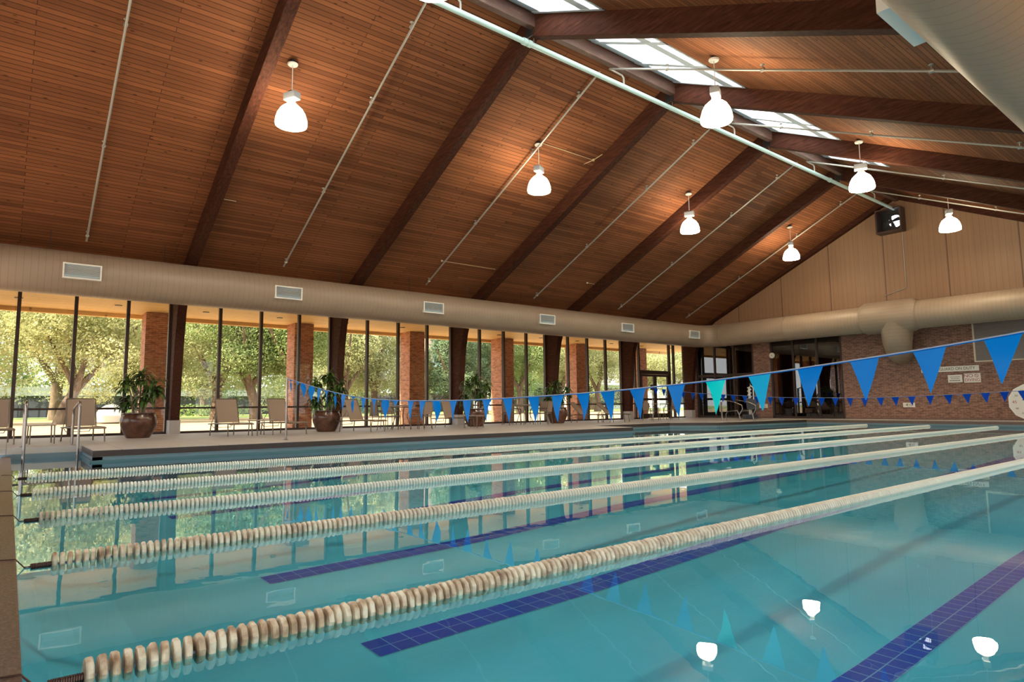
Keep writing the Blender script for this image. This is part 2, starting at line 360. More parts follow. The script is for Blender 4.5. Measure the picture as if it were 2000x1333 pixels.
# ------------------------------------------------------------------ helpers
def tag(o, label=None, cat=None, group=None, kind=None):
    if label: o['label'] = label
    if cat: o['category'] = cat
    if group: o['group'] = group
    if kind: o['kind'] = kind
    return o
def empty(name, loc=(0, 0, 0), rz=0.0, label=None, cat=None, group=None):
    o = bpy.data.objects.new(name, None); COL.objects.link(o)
    o.location = loc; o.rotation_euler = (0, 0, rz); o.empty_display_size = 0.2
    return tag(o, label, cat, group)
def copy_tree(o, parent=None):
    c = o.copy(); COL.objects.link(c)
    if parent is not None: c.parent = parent
    for ch in list(o.children): copy_tree(ch, c)
    return c
class MB:
    def __init__(s): s.v = []; s.f = []
    def quad(s, *p):
        i = len(s.v); s.v += [tuple(q) for q in p]; s.f.append(tuple(range(i, i + len(p)))); return s
    def box(s, a, b):
        x0, y0, z0 = a; x1, y1, z1 = b; i = len(s.v)
        s.v += [(x0, y0, z0), (x1, y0, z0), (x1, y1, z0), (x0, y1, z0), (x0, y0, z1), (x1, y0, z1), (x1, y1, z1), (x0, y1, z1)]
        s.f += [(i, i + 3, i + 2, i + 1), (i + 4, i + 5, i + 6, i + 7), (i, i + 1, i + 5, i + 4), (i + 1, i + 2, i + 6, i + 5), (i + 2, i + 3, i + 7, i + 6), (i + 3, i, i + 4, i + 7)]
        return s
    def cbox(s, c, d): return s.box([c[k] - d[k] / 2 for k in range(3)], [c[k] + d[k] / 2 for k in range(3)])
    def prism(s, pts, a, b, axis='y'):
        """polygon pts (2D) extruded along axis from a to b"""
        def P(q, t):
            return {'y': (q[0], t, q[1]), 'x': (t, q[0], q[1]), 'z': (q[0], q[1], t)}[axis]
        i = len(s.v); n = len(pts)
        s.v += [P(q, a) for q in pts] + [P(q, b) for q in pts]
        s.f.append(tuple(range(i, i + n))); s.f.append(tuple(range(i + 2 * n - 1, i + n - 1, -1)))
        for k in range(n):
            j = (k + 1) % n; s.f.append((i + k, i + n + k, i + n + j, i + j))
        return s
    def tube(s, pts, r, n=8, caps=True, closed=False):
        pts = [Vector(p) for p in pts]; m = len(pts)
        rs = r if isinstance(r, (list, tuple)) else [r] * m
        up = None; rings = []
        for k, p in enumerate(pts):
            if closed: d = pts[(k + 1) % m] - pts[k - 1]
            elif k == 0: d = pts[1] - p
            elif k == m - 1: d = p - pts[k - 1]
            else: d = (pts[k + 1] - p).normalized() + (p - pts[k - 1]).normalized()
            if d.length < 1e-9: d = Vector((0, 0, 1))
            d.normalize()
            if up is None: up = Vector((0, 0, 1)) if abs(d.z) < 0.9 else Vector((1, 0, 0))
            a = up - d * up.dot(d)
            if a.length < 1e-4: a = d.orthogonal()
            a.normalize(); b_ = d.cross(a); up = a
            i = len(s.v)
            s.v += [tuple(p + (a * math.cos(2 * PI * q / n) + b_ * math.sin(2 * PI * q / n)) * rs[k]) for q in range(n)]
            rings.append(i)
        for k in range(m if closed else m - 1):
            a, b_ = rings[k], rings[(k + 1) % m]
            for q in range(n):
                w = (q + 1) % n; s.f.append((a + q, a + w, b_ + w, b_ + q))
        if caps and not closed:
            s.f.append(tuple(rings[0] + q for q in reversed(range(n)))); s.f.append(tuple(rings[-1] + q for q in range(n)))
        return s
    def lathe(s, prof, n=24, c=(0, 0, 0), axis='z', caps=True):
        def P(r, h, t):
            x, y = r * math.cos(t), r * math.sin(t)
            return {'z': (c[0] + x, c[1] + y, c[2] + h), 'y': (c[0] + x, c[1] + h, c[2] + y), 'x': (c[0] + h, c[1] + x, c[2] + y)}[axis]
        i = len(s.v)
        for r, h in prof: s.v += [P(r, h, 2 * PI * q / n) for q in range(n)]
        for k in range(len(prof) - 1):
            for q in range(n):
                w = (q + 1) % n; s.f.append((i + k * n + q, i + k * n + w, i + (k + 1) * n + w, i + (k + 1) * n + q))
        if caps:
            s.f.append(tuple(i + q for q in reversed(range(n)))); s.f.append(tuple(i + (len(prof) - 1) * n + q for q in range(n)))
        return s
    def build(s, name, m, parent=None, smooth=False, bevel=0.0, loc=None):
        me = bpy.data.meshes.new(name); me.from_pydata(s.v, [], s.f); me.update()
        o = bpy.data.objects.new(name, me); COL.objects.link(o)
        for q in (m if isinstance(m, (list, tuple)) else [m]): me.materials.append(q)
        if parent is not None: o.parent = parent
        if loc is not None: o.location = loc
        if smooth:
            me.shade_smooth()
            try: me.set_sharp_from_angle(angle=R(40))
            except Exception: pass
        if bevel > 0:
            b = o.modifiers.new('bevel', 'BEVEL'); b.width = bevel; b.segments = 2; b.limit_method = 'ANGLE'
        return o
def struct(o, kind='structure'): o['kind'] = kind; return o
def bez(a, b, c, n=8):
    a, b, c = Vector(a), Vector(b), Vector(c)
    return [(a * (1 - t) ** 2 + b * 2 * t * (1 - t) + c * t * t) for t in [k / n for k in range(n + 1)]]
def text(body, size, m, parent, loc, rot, name='lettering', ext=0.002, align='CENTER', sx=1.0):
    cu = bpy.data.curves.new(name, 'FONT'); cu.body = body; cu.size = size; cu.align_x = align; cu.align_y = 'CENTER'; cu.extrude = ext
    tmp = bpy.data.objects.new(name, cu); COL.objects.link(tmp)
    dg = bpy.context.evaluated_depsgraph_get(); dg.update()
    me = bpy.data.meshes.new_from_object(tmp.evaluated_get(dg))
    bpy.data.objects.remove(tmp)
    me.materials.clear(); me.materials.append(m)
    o = bpy.data.objects.new(name, me); COL.objects.link(o); o.parent = parent; o.location = loc; o.rotation_euler = rot; o.scale = (sx, 1, 1)
    return o

# ------------------------------------------------------------------ ground, deck, pool
struct(MB().box((-64, -60, -0.30), (XW - 0.05, 120, -0.12)).build('patio', M['patio']))
struct(MB().box((-400, -200, -0.30), (-64, 400, -0.14)).build('lawn', M['grass']))
struct(MB().box((XR + .05, -60, -0.30), (60, 120, -0.12)).box((XW, -60, -0.30), (XR, YN - .1, -0.12)).build('side_patio', M['patio']))

deck_poly = [(XW - .1, YN), (XR, YN), (XR, -0.10), (-16.6, -0.10), (-16.6, 1.3), (-14.35, 1.3), (-14.35, 16.6), (-16.6, 16.9), (-16.6, 21.5),
             (-15.1, 22.7), (-14.9, 24.5), (-14.5, 28.8), (XR, 28.8), (XR, YE), (XW - .1, YE)]
fl = MB().prism(deck_poly, -0.13, 0.0, 'z'); fl.box((-0.45, -0.10, -0.13), (XR, 28.8, 0))
struct(fl.build('floor', M['deck']))
# fascia under the deck edge, all round the pool
edge = [(-0.45, -0.10), (-16.6, -0.10), (-16.6, 1.3), (-14.35, 1.3), (-14.35, 16.6), (-16.6, 16.9), (-16.6, 21.5), (-15.1, 22.7), (-14.9, 24.5), (-14.5, 28.8), (-0.45, 28.8)]
def band(pts, z0, z1, off, th):
    b = MB()
    for (a, c) in zip(pts[:-1], pts[1:]):
        a, c = Vector((*a, 0)), Vector((*c, 0)); d = (c - a).normalized(); nr = Vector((d.y, -d.x, 0))   # towards the water
        p = [a + nr * off - d * th, c + nr * off + d * th, c + nr * (off - th) + d * th, a + nr * (off - th) - d * th]
        b.prism([(q.x, q.y) for q in p], z0, z1, 'z')
    return b
struct(band(edge[2:10], -0.125, -0.012, 0.012, 0.01).build('trim_1', M['fascia']))
struct(band(edge[9:11], -0.125, -0.012, 0.012, 0.01).build('trim_2', M['coping']))
struct(band(edge[2:], -0.245, -0.19, 0.03, 0.05).build('trim_3', M['lip']))
# near end: wet coping strip just above the water, dark slot behind it
struct(MB().box((-16.55, -0.065, -0.30), (-0.45, 0.09, -0.17)).build('trim_4', M['coping'], bevel=0.008))
struct(MB().box((-16.55, -0.10, -0.40), (-0.45, -0.065, -0.20)).build('trim_5', M['black']))
# basin
prof = [(0.09, -0.24), (0.09, -0.48), (0.14, -0.62), (0.26, -0.74), (0.45, -0.82), (0.8, -0.87), (2, -0.84), (4, -0.80), (7, -0.67), (11, -0.58), (16, -0.47), (22, -0.43), (28.85, -0.42)]
def floor_z(y):
    for (a, za), (c, zc) in zip(prof[1:-1], prof[2:]):
        if a <= y <= c: return za + (zc - za) * (y - a) / (c - a)
    return prof[-1][1]
bs = MB()
for (a, za), (c, zc) in zip(prof[:-1], prof[1:]):
    bs.quad((-16.7, a, za), (-0.4, a, za), (-0.4, c, zc), (-16.7, c, zc))
bas = bs.build('pool_basin', M['plaster'], smooth=True); struct(bas)
wl = MB()
for (a, c) in zip(edge[1:-1], edge[2:]):
    a, c = Vector((*a, 0)), Vector((*c, 0)); d = (c - a).normalized(); nr = Vector((d.y, -d.x, 0))
    p = [a, c, c - nr * 0.15, a - nr * 0.15]
    wl.prism([(q.x, q.y) for q in p], -0.95, -0.13, 'z')
wl.box((-0.45, -0.1, -0.95), (-0.3, 28.8, -0.13)); struct(wl.build('pool_side_wall', M['recess']))
st = MB()
for k in range(3): st.box((-16.6 + 0.02, 0.10, -0.9), (-15.9 + 0.62 * k, 1.29, -0.30 - 0.16 * k))
struct(st.build('entry_steps', M['recess']))
wp = [(-0.44, 0.088), (-16.59, 0.088), (-16.59, 1.31), (-14.34, 1.31), (-14.34, 16.61), (-16.59, 16.91), (-16.59, 21.5), (-15.09, 22.7), (-14.89, 24.5), (-14.49, 28.79), (-0.44, 28.79)]
w_ = MB(); w_.quad(*[(x, y, WZ) for x, y in wp])
wo_ = w_.build('pool_water', M['water']); tag(wo_, 'still blue-green water filling the indoor swimming pool', 'water', kind='stuff')
# navy lane markings on the pool floor
for k, x in enumerate((-1.69, -3.99, -6.17, -8.36, -10.6, -13.0)):
    b = MB(); ys = [1.95] + [q[0] for q in prof if q[0] > 1.95 and q[0] < 27] + [27.0]
    W_ = .23 if k == 0 else .30
    for a, c in zip(ys[:-1], ys[1:]):
        b.quad((0, a, floor_z(a) + .004), (W_, a, floor_z(a) + .004), (W_, c, floor_z(c) + .004), (0, c, floor_z(c) + .004))
    o = b.build('lane_marking', M['navy_narrow' if k == 0 else 'navy'], loc=(x - W_ / 2, 0, 0))
    tag(o, ['navy tile stripe on the pool floor right of the nearest lane rope', 'navy tile stripe on the pool floor beneath the nearest lane rope',
            'navy tile stripe on the pool floor under the second lane rope from the camera', 'navy tile stripe on the pool floor between third and fourth lane ropes',
            'navy tile stripe on the pool floor between the two lane ropes nearest the windows', 'navy tile stripe on the pool floor between the windows deck and the farthest lane rope'][k], 'lane marking', 'lane markings on the pool floor')

# ------------------------------------------------------------------ timber arch frames
def half_poly(sgn, k6=False):
    up = 0.30 if k6 else 0.0
    pts = [(XW + 0.02, 0.0), (XW + 0.47, 0.0), (XW + 0.56, 1.6), (XW + 0.72, 3.0), (XW + 0.86, 3.7), (XW + 1.12, 4.35), (-20.68, 4.78 + up * .5), (-20.15, UZ(-20.15) + up),
           (-17.5, UZ(-17.5) + up), (-14, UZ(-14) + up), (XC - 0.005, UZ(XC) + up), (XC - 0.005, CZ(XC) + 0.02), (XW + 0.02, CZ(XW + 0.02) + 0.02)]
    if sgn > 0: pts = [(2 * XC - x, z) for x, z in pts][::-1]
    return pts
frame_lab = {0: 'dark timber arch frame nearest the near end of the pool hall', -1: 'dark timber arch frame against the near end wall',
             1: 'dark timber arch frame crossing the upper left ceiling, leftmost of those in view',
             2: 'dark timber arch frame second from the left, past the first hanging lamp', 3: 'dark timber arch frame third from the left, just right of the second lamp',
             4: 'dark timber arch frame fourth from the left, behind the third lamp', 5: 'dark timber arch frame fifth from the left, next to last before the gable',
             6: 'dark timber frame flat against the tan gable end wall'}
for k in range(-1, 7):
    y = fy(k)
    if k == 6: y = YE - 0.14
    if k == -1: y = YN + 0.16
    root = empty('timber_arch_frame', (0, y, 0), label=frame_lab[k], cat='timber frame', group='timber arch frames of the hall')
    for s_ in (-1, 1):
        a = MB().prism(half_poly(s_, k == 6), -0.13, 0.13, 'y').build('arch_half', M['beam'], root, bevel=0.012)
        x0, x1 = (XW - .02, XW + 0.52) if s_ < 0 else (XR - .52, XR + .02)
        MB().box((x0, -0.155, 0), (x1, 0.155, 0.42)).build('column_shoe', M['shoe'], root)
    MB().box((XC - 0.14, -0.15, 9.42 + (.3 if k == 6 else 0)), (XC + 0.14, -0.13, 9.75)).build('ridge_plate', M['black'], root)

# ridge purlins, one per bay
for k in range(-1, 6):
    y0, y1 = fy(k) + .13, fy(k + 1) - .13
    o = MB().box((XC + 0.05, y0, 9.58), (XC + 0.20, y1, 9.90)).build('ridge_beam', M['purlin'])
    tag(o, {2: 'weathered ridge beam beside the skylight left of the large lamp', 1: 'weathered ridge beam at the very top edge of the view', 3: 'weathered ridge beam behind the second lamp of the right row',
            4: 'weathered ridge beam beside the smallest skylight', 5: 'ridge beam in the last bay before the gable', 0: 'ridge beam in the first bay of the hall', -1: 'ridge beam against the near end wall'}[k], 'roof beam', 'ridge beams')

# ------------------------------------------------------------------ ceiling with skylight openings
SX0, SX1 = XC + 0.22, -8.3
def slab(x0, x1, y0, y1, th=0.12):
    return [(x0, y0), (x1, y1), th]
cl = MB()
def roof_piece(x0, x1, y0, y1):
    z0, z1 = CZ(x0), CZ(x1)
    a = [(x0, z0), (x1, z1), (x1, z1 + .12), (x0, z0 + .12)]
    cl.prism(a, y0, y1, 'y')
roof_piece(XW - 0.1, XC + 0.0, YN, YE + .2)
roof_piece(SX1, XR + 0.1, YN, YE + .2)
sky_spans = []
for k in range(0, 5):
    y0, y1 = fy(k) + 0.16, fy(k + 1) - 0.16
    if k == 4: y1 = fy(4) + 3.55
    sky_spans.append((k, y0, y1))
yy = YN
for k, y0, y1 in sky_spans:
    roof_piece(XC, SX1, yy, y0); yy = y1
roof_piece(XC, SX1, yy, YE + .2)
for k, y0, y1 in sky_spans: roof_piece(XC, SX0, y0, y1)
struct(cl.build('ceiling', M['ceiling']))
sky_lab = {0: 'skylight in the first bay of the roof, above the camera side', 1: 'bright skylight at the top edge of the view', 2: 'long bright skylight left of the large lamp, three panes',
           3: 'bright skylight between the large lamp and the second lamp of its row', 4: 'small bright skylight right behind the second lamp of the right row'}
for k, y0, y1 in sky_spans:
    root = empty('skylight', (0, 0, 0), label=sky_lab[k], cat='skylight', group='skylights along the ridge')
    n = 2 if k == 4 else 3
    def pl(x0, x1, ya, yb, lo, hi, b):
        b.prism([(x0, CZ(x0) + lo), (x1, CZ(x1) + lo), (x1, CZ(x1) + hi), (x0, CZ(x0) + hi)], ya, yb, 'y')
    fm = MB(); L = (y1 - y0) / n
    pl(SX0, SX0 + .28, y0, y1, .0, .12, fm); pl(SX1 - .07, SX1, y0, y1, -.02, .12, fm); pl(SX1 - .62, SX1 - .34, y0, y1, -.01, .12, fm)
    for q in range(n + 1):
        c = y0 + q * L; pl(SX0, SX1, max(y0, c - .09), min(y1, c + .09), -.02, .12, fm)
    fm.build('skylight_frame', M['skyframe'], root)
    for q in range(n):
        a, c = y0 + q * L + .08, y0 + (q + 1) * L - .08
        g = MB(); pl(SX0 + .26, SX1 - .60, a, c, .05, .06, g); g.build('pane', M['frosted'], root)
        g = MB(); pl(SX1 - .36, SX1 - .05, a, c, .05, .06, g); g.build('pane', M['frosted'], root)

# ------------------------------------------------------------------ window wall: bays of glass
FR = [YN + .1, fy(0), fy(1), fy(2), fy(3), fy(4), fy(5), YE - .05]
for i in range(7):
    y0, y1 = FR[i], FR[i + 1]
    if i == 0: y0 = FR[0]
    last = (i == 6)
    root = empty('window_%d' % (i + 1), (XW, 0, 0)); struct(root)
    mids = [y0 + (y1 - y0) * q / 4 for q in (1, 2, 3)]
    if i < 6 : mids = [fy(i) + 1.317 * q for q in (1, 2, 3)] if i > 0 else [fy(-1) + 1.317 * q for q in (1, 2, 3)]
    if i == 6: mids = []
    if not last:
        if i in (1, 2, 3, 4, 5): mids = [fy(i - 1) + 1.317 * q for q in (1, 2, 3)]
        fr_ = MB()
        fr_.box((-.06, y0, 0.0), (.06, y1, .07)); fr_.box((-.06, y0, 4.15), (.06, y1, 4.40)); fr_.box((-.04, y0, .77), (.04, y1, .83))
        fr_.build('window_frame', M['bronze'], root)
        for c in mids: MB().box((-.07, c - .045, .07), (.07, c + .045, 4.15)).build('mullion', M['bronze'], root)
        for s_ in (-1, 1):
            c = (y0 if s_ > 0 else y1) + s_ * .17
            MB().box((-.07, c - .04, .07), (.07, c + .04, 4.15)).build('mullion', M['bronze'], root)
        cc = [y0] + mids + [y1]
        for a, c in zip(cc[:-1], cc[1:]): MB().box((-.01, a + .04, .07), (-.002, c - .04, 4.15)).build('pane', M['glass'], root)
    else:
        d0, d1 = 26.35, 28.95
        fr_ = MB()
        fr_.box((-.06, y0, 0.0), (.06, d0, .07)); fr_.box((-.06, d1, 0.0), (.06, y1, .07)); fr_.box((-.06, y0, 4.15), (.06, y1, 4.40))
        fr_.box((-.04, y0, .77), (.04, d0, .83)); fr_.box((-.04, d1, .77), (.04, y1, .83))
        fr_.build('window_frame', M['bronze'], root)
        for c in (y0 + .17, 26.02, d0, d1, 29.35, y1 - .17): MB().box((-.07, c - .045, .0), (.07, c + .045, 4.15)).build('mullion', M['bronze'], root)
        for a, c, z0 in ((y0, d0, .07), (d0, d1, 2.6), (d1, y1, .07)): MB().box((-.01, a + .04, z0), (-.002, c - .04, 4.15)).build('pane', M['glass'], root)
# glazed double door to the patio
dr = empty('door_1', (XW, 0, 0)); struct(dr)
MB().box((-.08, 26.39, 2.40), (.08, 28.91, 2.60)).box((-.07, 26.39, 0), (.07, 26.46, 2.4)).box((-.07, 28.84, 0), (.07, 28.91, 2.4)).build('door_frame', M['bronze'], dr)
for a, c in ((26.47, 27.64), (27.66, 28.83)):
    lf = MB().box((-.04, a, .02), (.04, a + .12, 2.39)).box((-.04, c - .12, .02), (.04, c, 2.39)).box((-.04, a + .12, .02), (.04, c - .12, .27)).box((-.04, a + .12, 2.27), (.04, c - .12, 2.39)).box((-.04, a + .12, .98), (.04, c - .12, 1.10)).build('door_leaf', M['bronze'], dr)
    MB().box((-.008, a + .12, .27), (0, c - .12, 2.27)).build('pane', M['glass'], lf)
    hx = c - .2 if a < 27 else a + .2
    MB().tube([(.04, hx, .95), (.10, hx, .97), (.10, hx, 1.25), (.04, hx, 1.27)], .012).build('door_handle', M['steel'], lf)
# upper strip hidden mostly by the duct: wall between window head and roof
struct(MB().box((XW - .08, YN, 4.36), (XW + .02, YE, CZ(XW) + .1)).build('wall_left', M['beam']))

# right wall (behind the camera) and near end wall: unseen, full glazing added to let in more daylight
rw = MB().box((XR, YN, 4.2), (XR + .1, YE, 4.5)).box((XR, YN, -.1), (XR + .1, YE, .08)); struct(rw.build('wall_right', M['beam']))
root = empty('window_8', (XR + .05, 0, 0)); struct(root)
for k in range(27): MB().box((-.06, -5.2 + 1.317 * k - .045, .08), (.06, -5.2 + 1.317 * k + .045, 4.2)).build('mullion', M['bronze'], root)
MB().box((-.01, YN, .08), (0, YE, 4.2)).build('pane', M['glass'], root)
nw = MB().prism([(XW, 4.8), (XR, 4.8), (XR, CZ(XR) + .1), (XC, CZ(XC)), (XW, CZ(XW) + .1)], YN - .1, YN, 'y')
struct(nw.build('wall_near', M['siding']))
root = empty('window_9', (0, YN - .05, 0)); struct(root)
for k in range(18): MB().box((XW + 1.34 * k - .045, -.06, 0), (XW + 1.34 * k + .045, .06, 4.8)).build('mullion', M['bronze'], root)
MB().box((XW, -.01, 0), (XR, 0, 4.8)).build('pane', M['glass'], root)

# ------------------------------------------------------------------ far end wall
W1 = (-21.55, -18.0); W2 = (-17.06, -13.48); WT = 4.15
br_ = MB()
def eb(x0, x1, z0, z1): br_.box((x0, YE, z0), (x1, YE + .3, z1))
eb(XW, XR, -.13, 0.0); br_.box((XW, YE + .3, -.13), (XR, YE + 4, -.005)); eb(XW, W1[0], 0, 4.6); eb(W1[1], W2[0], 0, 4.6); eb(W2[1], XR, 0, 4.6); eb(W1[0], W1[1], WT, 4.6); eb(W2[0], W2[1], WT, 4.6)
br_.prism([(XW, 4.6), (XR, 4.6), (XR, CZ(XR)), (XC, CZ(XC)), (XW, CZ(XW))], YE + .05, YE + .3, 'y')
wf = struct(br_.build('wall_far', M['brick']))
struct(MB().prism([(XW + .1, 4.6), (XR - .1, 4.6), (XR - .1, CZ(XR)), (XC, CZ(XC) - .0), (XW + .1, CZ(XW))], YE - .02, YE + .05, 'y').build('wall_gable', M['siding']))
for wi, (a, c) in enumerate((W1, W2)):
    root = empty('window_%d' % (10 + wi), (0, YE, 0)); struct(root)
    f = MB(); f.box((a, .0, 0.02), (c, .14, .10)); f.box((a, 0, WT - .1), (c, .14, WT)); f.box((a, 0, 0), (a + .09, .14, WT)); f.box((c - .09, 0, 0), (c, .14, WT))
    f.build('window_frame', M['bronze'], root)
    n = 3
    for q in range(1, n): x = a + (c - a) * q / n; MB().box((x - .045, .0, .1), (x + .045, .14, WT - .1)).build('mullion', M['bronze'], root)
    if wi == 0: MB().box((a, .02, 2.25), (c, .12, 2.37)).build('transom', M['bronze'], root)
    for q in range(n):
        x0, x1 = a + (c - a) * q / n, a + (c - a) * (q + 1) / n
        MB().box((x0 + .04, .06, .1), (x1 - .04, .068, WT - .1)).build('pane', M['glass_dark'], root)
    # dark room behind the glass
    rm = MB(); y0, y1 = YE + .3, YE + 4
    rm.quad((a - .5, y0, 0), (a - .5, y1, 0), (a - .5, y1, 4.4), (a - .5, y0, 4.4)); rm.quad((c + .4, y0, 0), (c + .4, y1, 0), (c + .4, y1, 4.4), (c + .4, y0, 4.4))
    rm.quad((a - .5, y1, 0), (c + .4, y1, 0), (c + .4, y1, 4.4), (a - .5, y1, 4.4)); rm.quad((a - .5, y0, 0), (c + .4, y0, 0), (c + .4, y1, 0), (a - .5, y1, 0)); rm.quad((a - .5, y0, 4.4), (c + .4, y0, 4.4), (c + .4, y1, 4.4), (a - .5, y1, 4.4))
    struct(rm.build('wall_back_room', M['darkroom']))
struct(MB().box((W2[1], YE - .04, 0), (XR, YE, .07)).box((W1[1], YE - .04, 0), (W2[0], YE, .07)).build('baseboard_far', M['coping']))
# folds of a pale drape behind the corner window
dp = MB()
for q in range(26):
    x = -18.9 + .035 * q; dp.quad((x, YE + .7 + .04 * math.sin(q * 1.3), .02), (x + .035, YE + .7 + .04 * math.sin((q + 1) * 1.3), .02), (x + .035, YE + .7 + .04 * math.sin((q + 1) * 1.3), 4.1), (x, YE + .7 + .04 * math.sin(q * 1.3), 4.1))
o = dp.build('drape', M['plain'], smooth=True); tag(o, 'tan drape hanging behind the dark corner window of the end wall', 'curtain')

# ------------------------------------------------------------------ outside: soffit, pillars, landscape
sf = MB().box((-26.4, YN - 2, 4.20), (XW - .08, YE + 4, 4.35)); struct(sf.build('porch_soffit', M['soffit']))
struct(MB().box((-26.5, YN - 2, 4.06), (-26.3, YE + 4, 4.6)).build('porch_fascia', M['soffit']))
for i in range(-1, 7):
    y = fy(i)
    root = empty('brick_pillar', (-25.75, y, -.12), label={1: 'brick porch pillar behind the leftmost potted plant', 2: 'brick porch pillar left of the second potted plant', 3: 'brick porch pillar behind the first dining set',
        4: 'brick porch pillar behind the second dining set', 5: 'brick porch pillar behind the two reclined loungers', 6: 'brick porch pillar just left of the glass door',
        0: 'brick porch pillar outside the near part of the hall', -1: 'brick porch pillar at the near end of the porch'}[i], cat='pillar', group='brick pillars of the porch')
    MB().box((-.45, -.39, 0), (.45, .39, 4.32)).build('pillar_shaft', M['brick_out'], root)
    if -1 < i < 7:
        for q in (1.3, 3.9):
            o = MB().lathe([(.11, -.02), (.11, 0.0)], 20, (0, 0, 0)).build('recessed_downlight', M['fascia'], loc=(-24.2, y + q, 4.20))
            tag(o, 'small dark round downlight set in the tan porch soffit', 'downlight', 'round downlights in the porch soffit')

def rand_unit(rng):
    z = rng.uniform(-1, 1); t = rng.uniform(0, 2 * PI); r = math.sqrt(1 - z * z); return Vector((r * math.cos(t), r * math.sin(t), z))
class Crown:
    def __init__(s, co): s.co = co
    def build(s, name, m, parent=None, loc=None):
        n = len(s.co); me = bpy.data.meshes.new(name)
        me.vertices.add(n); me.vertices.foreach_set('co', s.co.astype('float32').ravel())
        me.loops.add(n); me.loops.foreach_set('vertex_index', np.arange(n, dtype='int32'))
        me.polygons.add(n // 4); me.polygons.foreach_set('loop_start', np.arange(0, n, 4, dtype='int32'))
        me.update(calc_edges=True); me.materials.append(m)
        o = bpy.data.objects.new(name, me); COL.objects.link(o)
        if parent is not None: o.parent = parent
        if loc is not None: o.location = loc
        return o
def crown_mesh(seed, blobs, n, size):
    """a crown of many small leaf faces gathered on clumps (cx, cy, cz, rx, ry, rz)"""
    rg = np.random.default_rng(seed); B = np.array(blobs, float)
    w = B[:, 3] * B[:, 4] * B[:, 5]; idx = rg.choice(len(B), n, p=w / w.sum())
    def unit(k):
        v = rg.normal(size=(k, 3)); return v / np.linalg.norm(v, axis=1, keepdims=True)
    d = unit(n); rr = rg.uniform(0.5, 1.0, n) ** 0.5 * (1 + 0.16 * np.sin(d[:, 0] * 7 + seed) * np.cos(d[:, 1] * 6) + 0.08 * np.sin(d[:, 2] * 15 + idx))
    p = B[idx, :3] + d * B[idx, 3:] * rr[:, None]
    nr = d + unit(n) * 0.9; nr /= np.linalg.norm(nr, axis=1, keepdims=True)
    a = np.cross(nr, unit(n)); a /= np.linalg.norm(a, axis=1, keepdims=True); c = np.cross(nr, a)
    q = (size * rg.uniform(0.6, 1.3, n))[:, None]
    return Crown(np.stack([p - a * q, p + c * q * .55, p + a * q, p - c * q * .55], 1).reshape(-1, 3))
def rand_blobs(seed, h, rad, n=17, low=2.2):
    rng = random.Random(seed); out = []
    for k in range(n):
        t = 2 * PI * k / n + rng.uniform(-.4, .4); r = rad * rng.uniform(0.2, 0.75)
        q = rad * rng.uniform(.26, .44)
        out.append((r * math.cos(t), r * math.sin(t), rng.uniform(low + q * .8, h - q * .7), q, q, q * rng.uniform(.65, .9)))
    out.append((0, 0, h * .62, rad * .6, rad * .6, h * .3))
    return out
def trunk_mb(seed, h, r, lean=(0, 0), forks=4):
    rng = random.Random(seed + 50); b = MB()
    fk = h * .22
    b.tube([(0, 0, -.1), (lean[0] * .3, lean[1] * .3, fk * .5), (lean[0], lean[1], fk)], [r * 1.35, r, r * .9], 10)
    for k in range(forks):
        t = 2 * PI * k / forks + rng.uniform(-.5, .5); sp = rng.uniform(.18, .36) * h
        e = (lean[0] + math.cos(t) * sp, lean[1] + math.sin(t) * sp, h * rng.uniform(.6, .8))
        m_ = (lean[0] + math.cos(t) * sp * .45, lean[1] + math.sin(t) * sp * .45, fk + (e[2] - fk) * .4)
        b.tube([(lean[0], lean[1], fk - .1)] + [tuple(q) for q in bez((lean[0], lean[1], fk), m_, e, 5)][1:], [r * .75, r * .55, r * .45, r * .35, r * .25, r * .12], 7)
    return b
protos = {}
def tree(kind, x, y, h, rad, m, label, rz=0.0, cat='tree', low=1.4, lean=(0, 0), group='trees beyond the patio', n=38000, lf=.095):
    key = (kind, h, rad, m, low, lean, n)
    if key not in protos:
        root = empty('shade_tree', (x, y, -.13), rz, label, cat, group)
        trunk_mb(kind, h, .045 * h * .7, lean).build('trunk', M['bark'], root, smooth=True)
        crown_mesh(kind, [(b[0] + lean[0], b[1] + lean[1], *b[2:]) for b in rand_blobs(kind, h, rad, low=low)], n, lf).build('crown', M[m], root)
        protos[key] = root
    else:
        root = copy_tree(protos[key]); root.location = (x, y, -.13); root.rotation_euler = (0, 0, rz); root['label'] = label
    return root
tree(1, -55, -4.5, 13.5, 7.0, 'leaves_gold', 'golden leafy tree at the far left edge, beyond the leftmost panes', 0.3)
tree(2, -50, 2.6, 10.5, 5.4, 'leaves_gold', 'large golden tree with leaning pale trunks behind the left loungers', 0, lean=(0, .8), low=2.6)
tree(3, -60, 8.2, 9.5, 4.6, 'leaves_gold', 'golden green bushy tree just left of the first brick pillar', 0, low=.8)
tree(4, -74, 3.5, 16, 8.0, 'leaves_pale', 'tall pale tree standing behind the golden trees on the left', 0)
tree(5, -72, 11.5, 15, 7.0, 'leaves_pale', 'tall pale tree behind the leftmost potted plant', 0)
tree(6, -56, 13.4, 12.5, 4.6, 'leaves_pale', 'pale tree just right of the first timber column', 0)
tree(7, -54, 16.0, 12.5, 5.2, 'leaves_green', 'green tree with a low curved limb behind the third lounger', 0, lean=(0, -.6), low=3)
tree(8, -52, 18.6, 13, 5.0, 'leaves_green', 'green tree with a forked trunk left of the second pillar', 0, low=3)
tree(9, -58, 25.4, 11.5, 4.6, 'leaves_pale', 'pale green tree right behind the second potted plant', 0)
tree(10, -60, 29.5, 12, 5.0, 'leaves_pale', 'pale olive tree between the second and third pillars', 0, low=1.8)
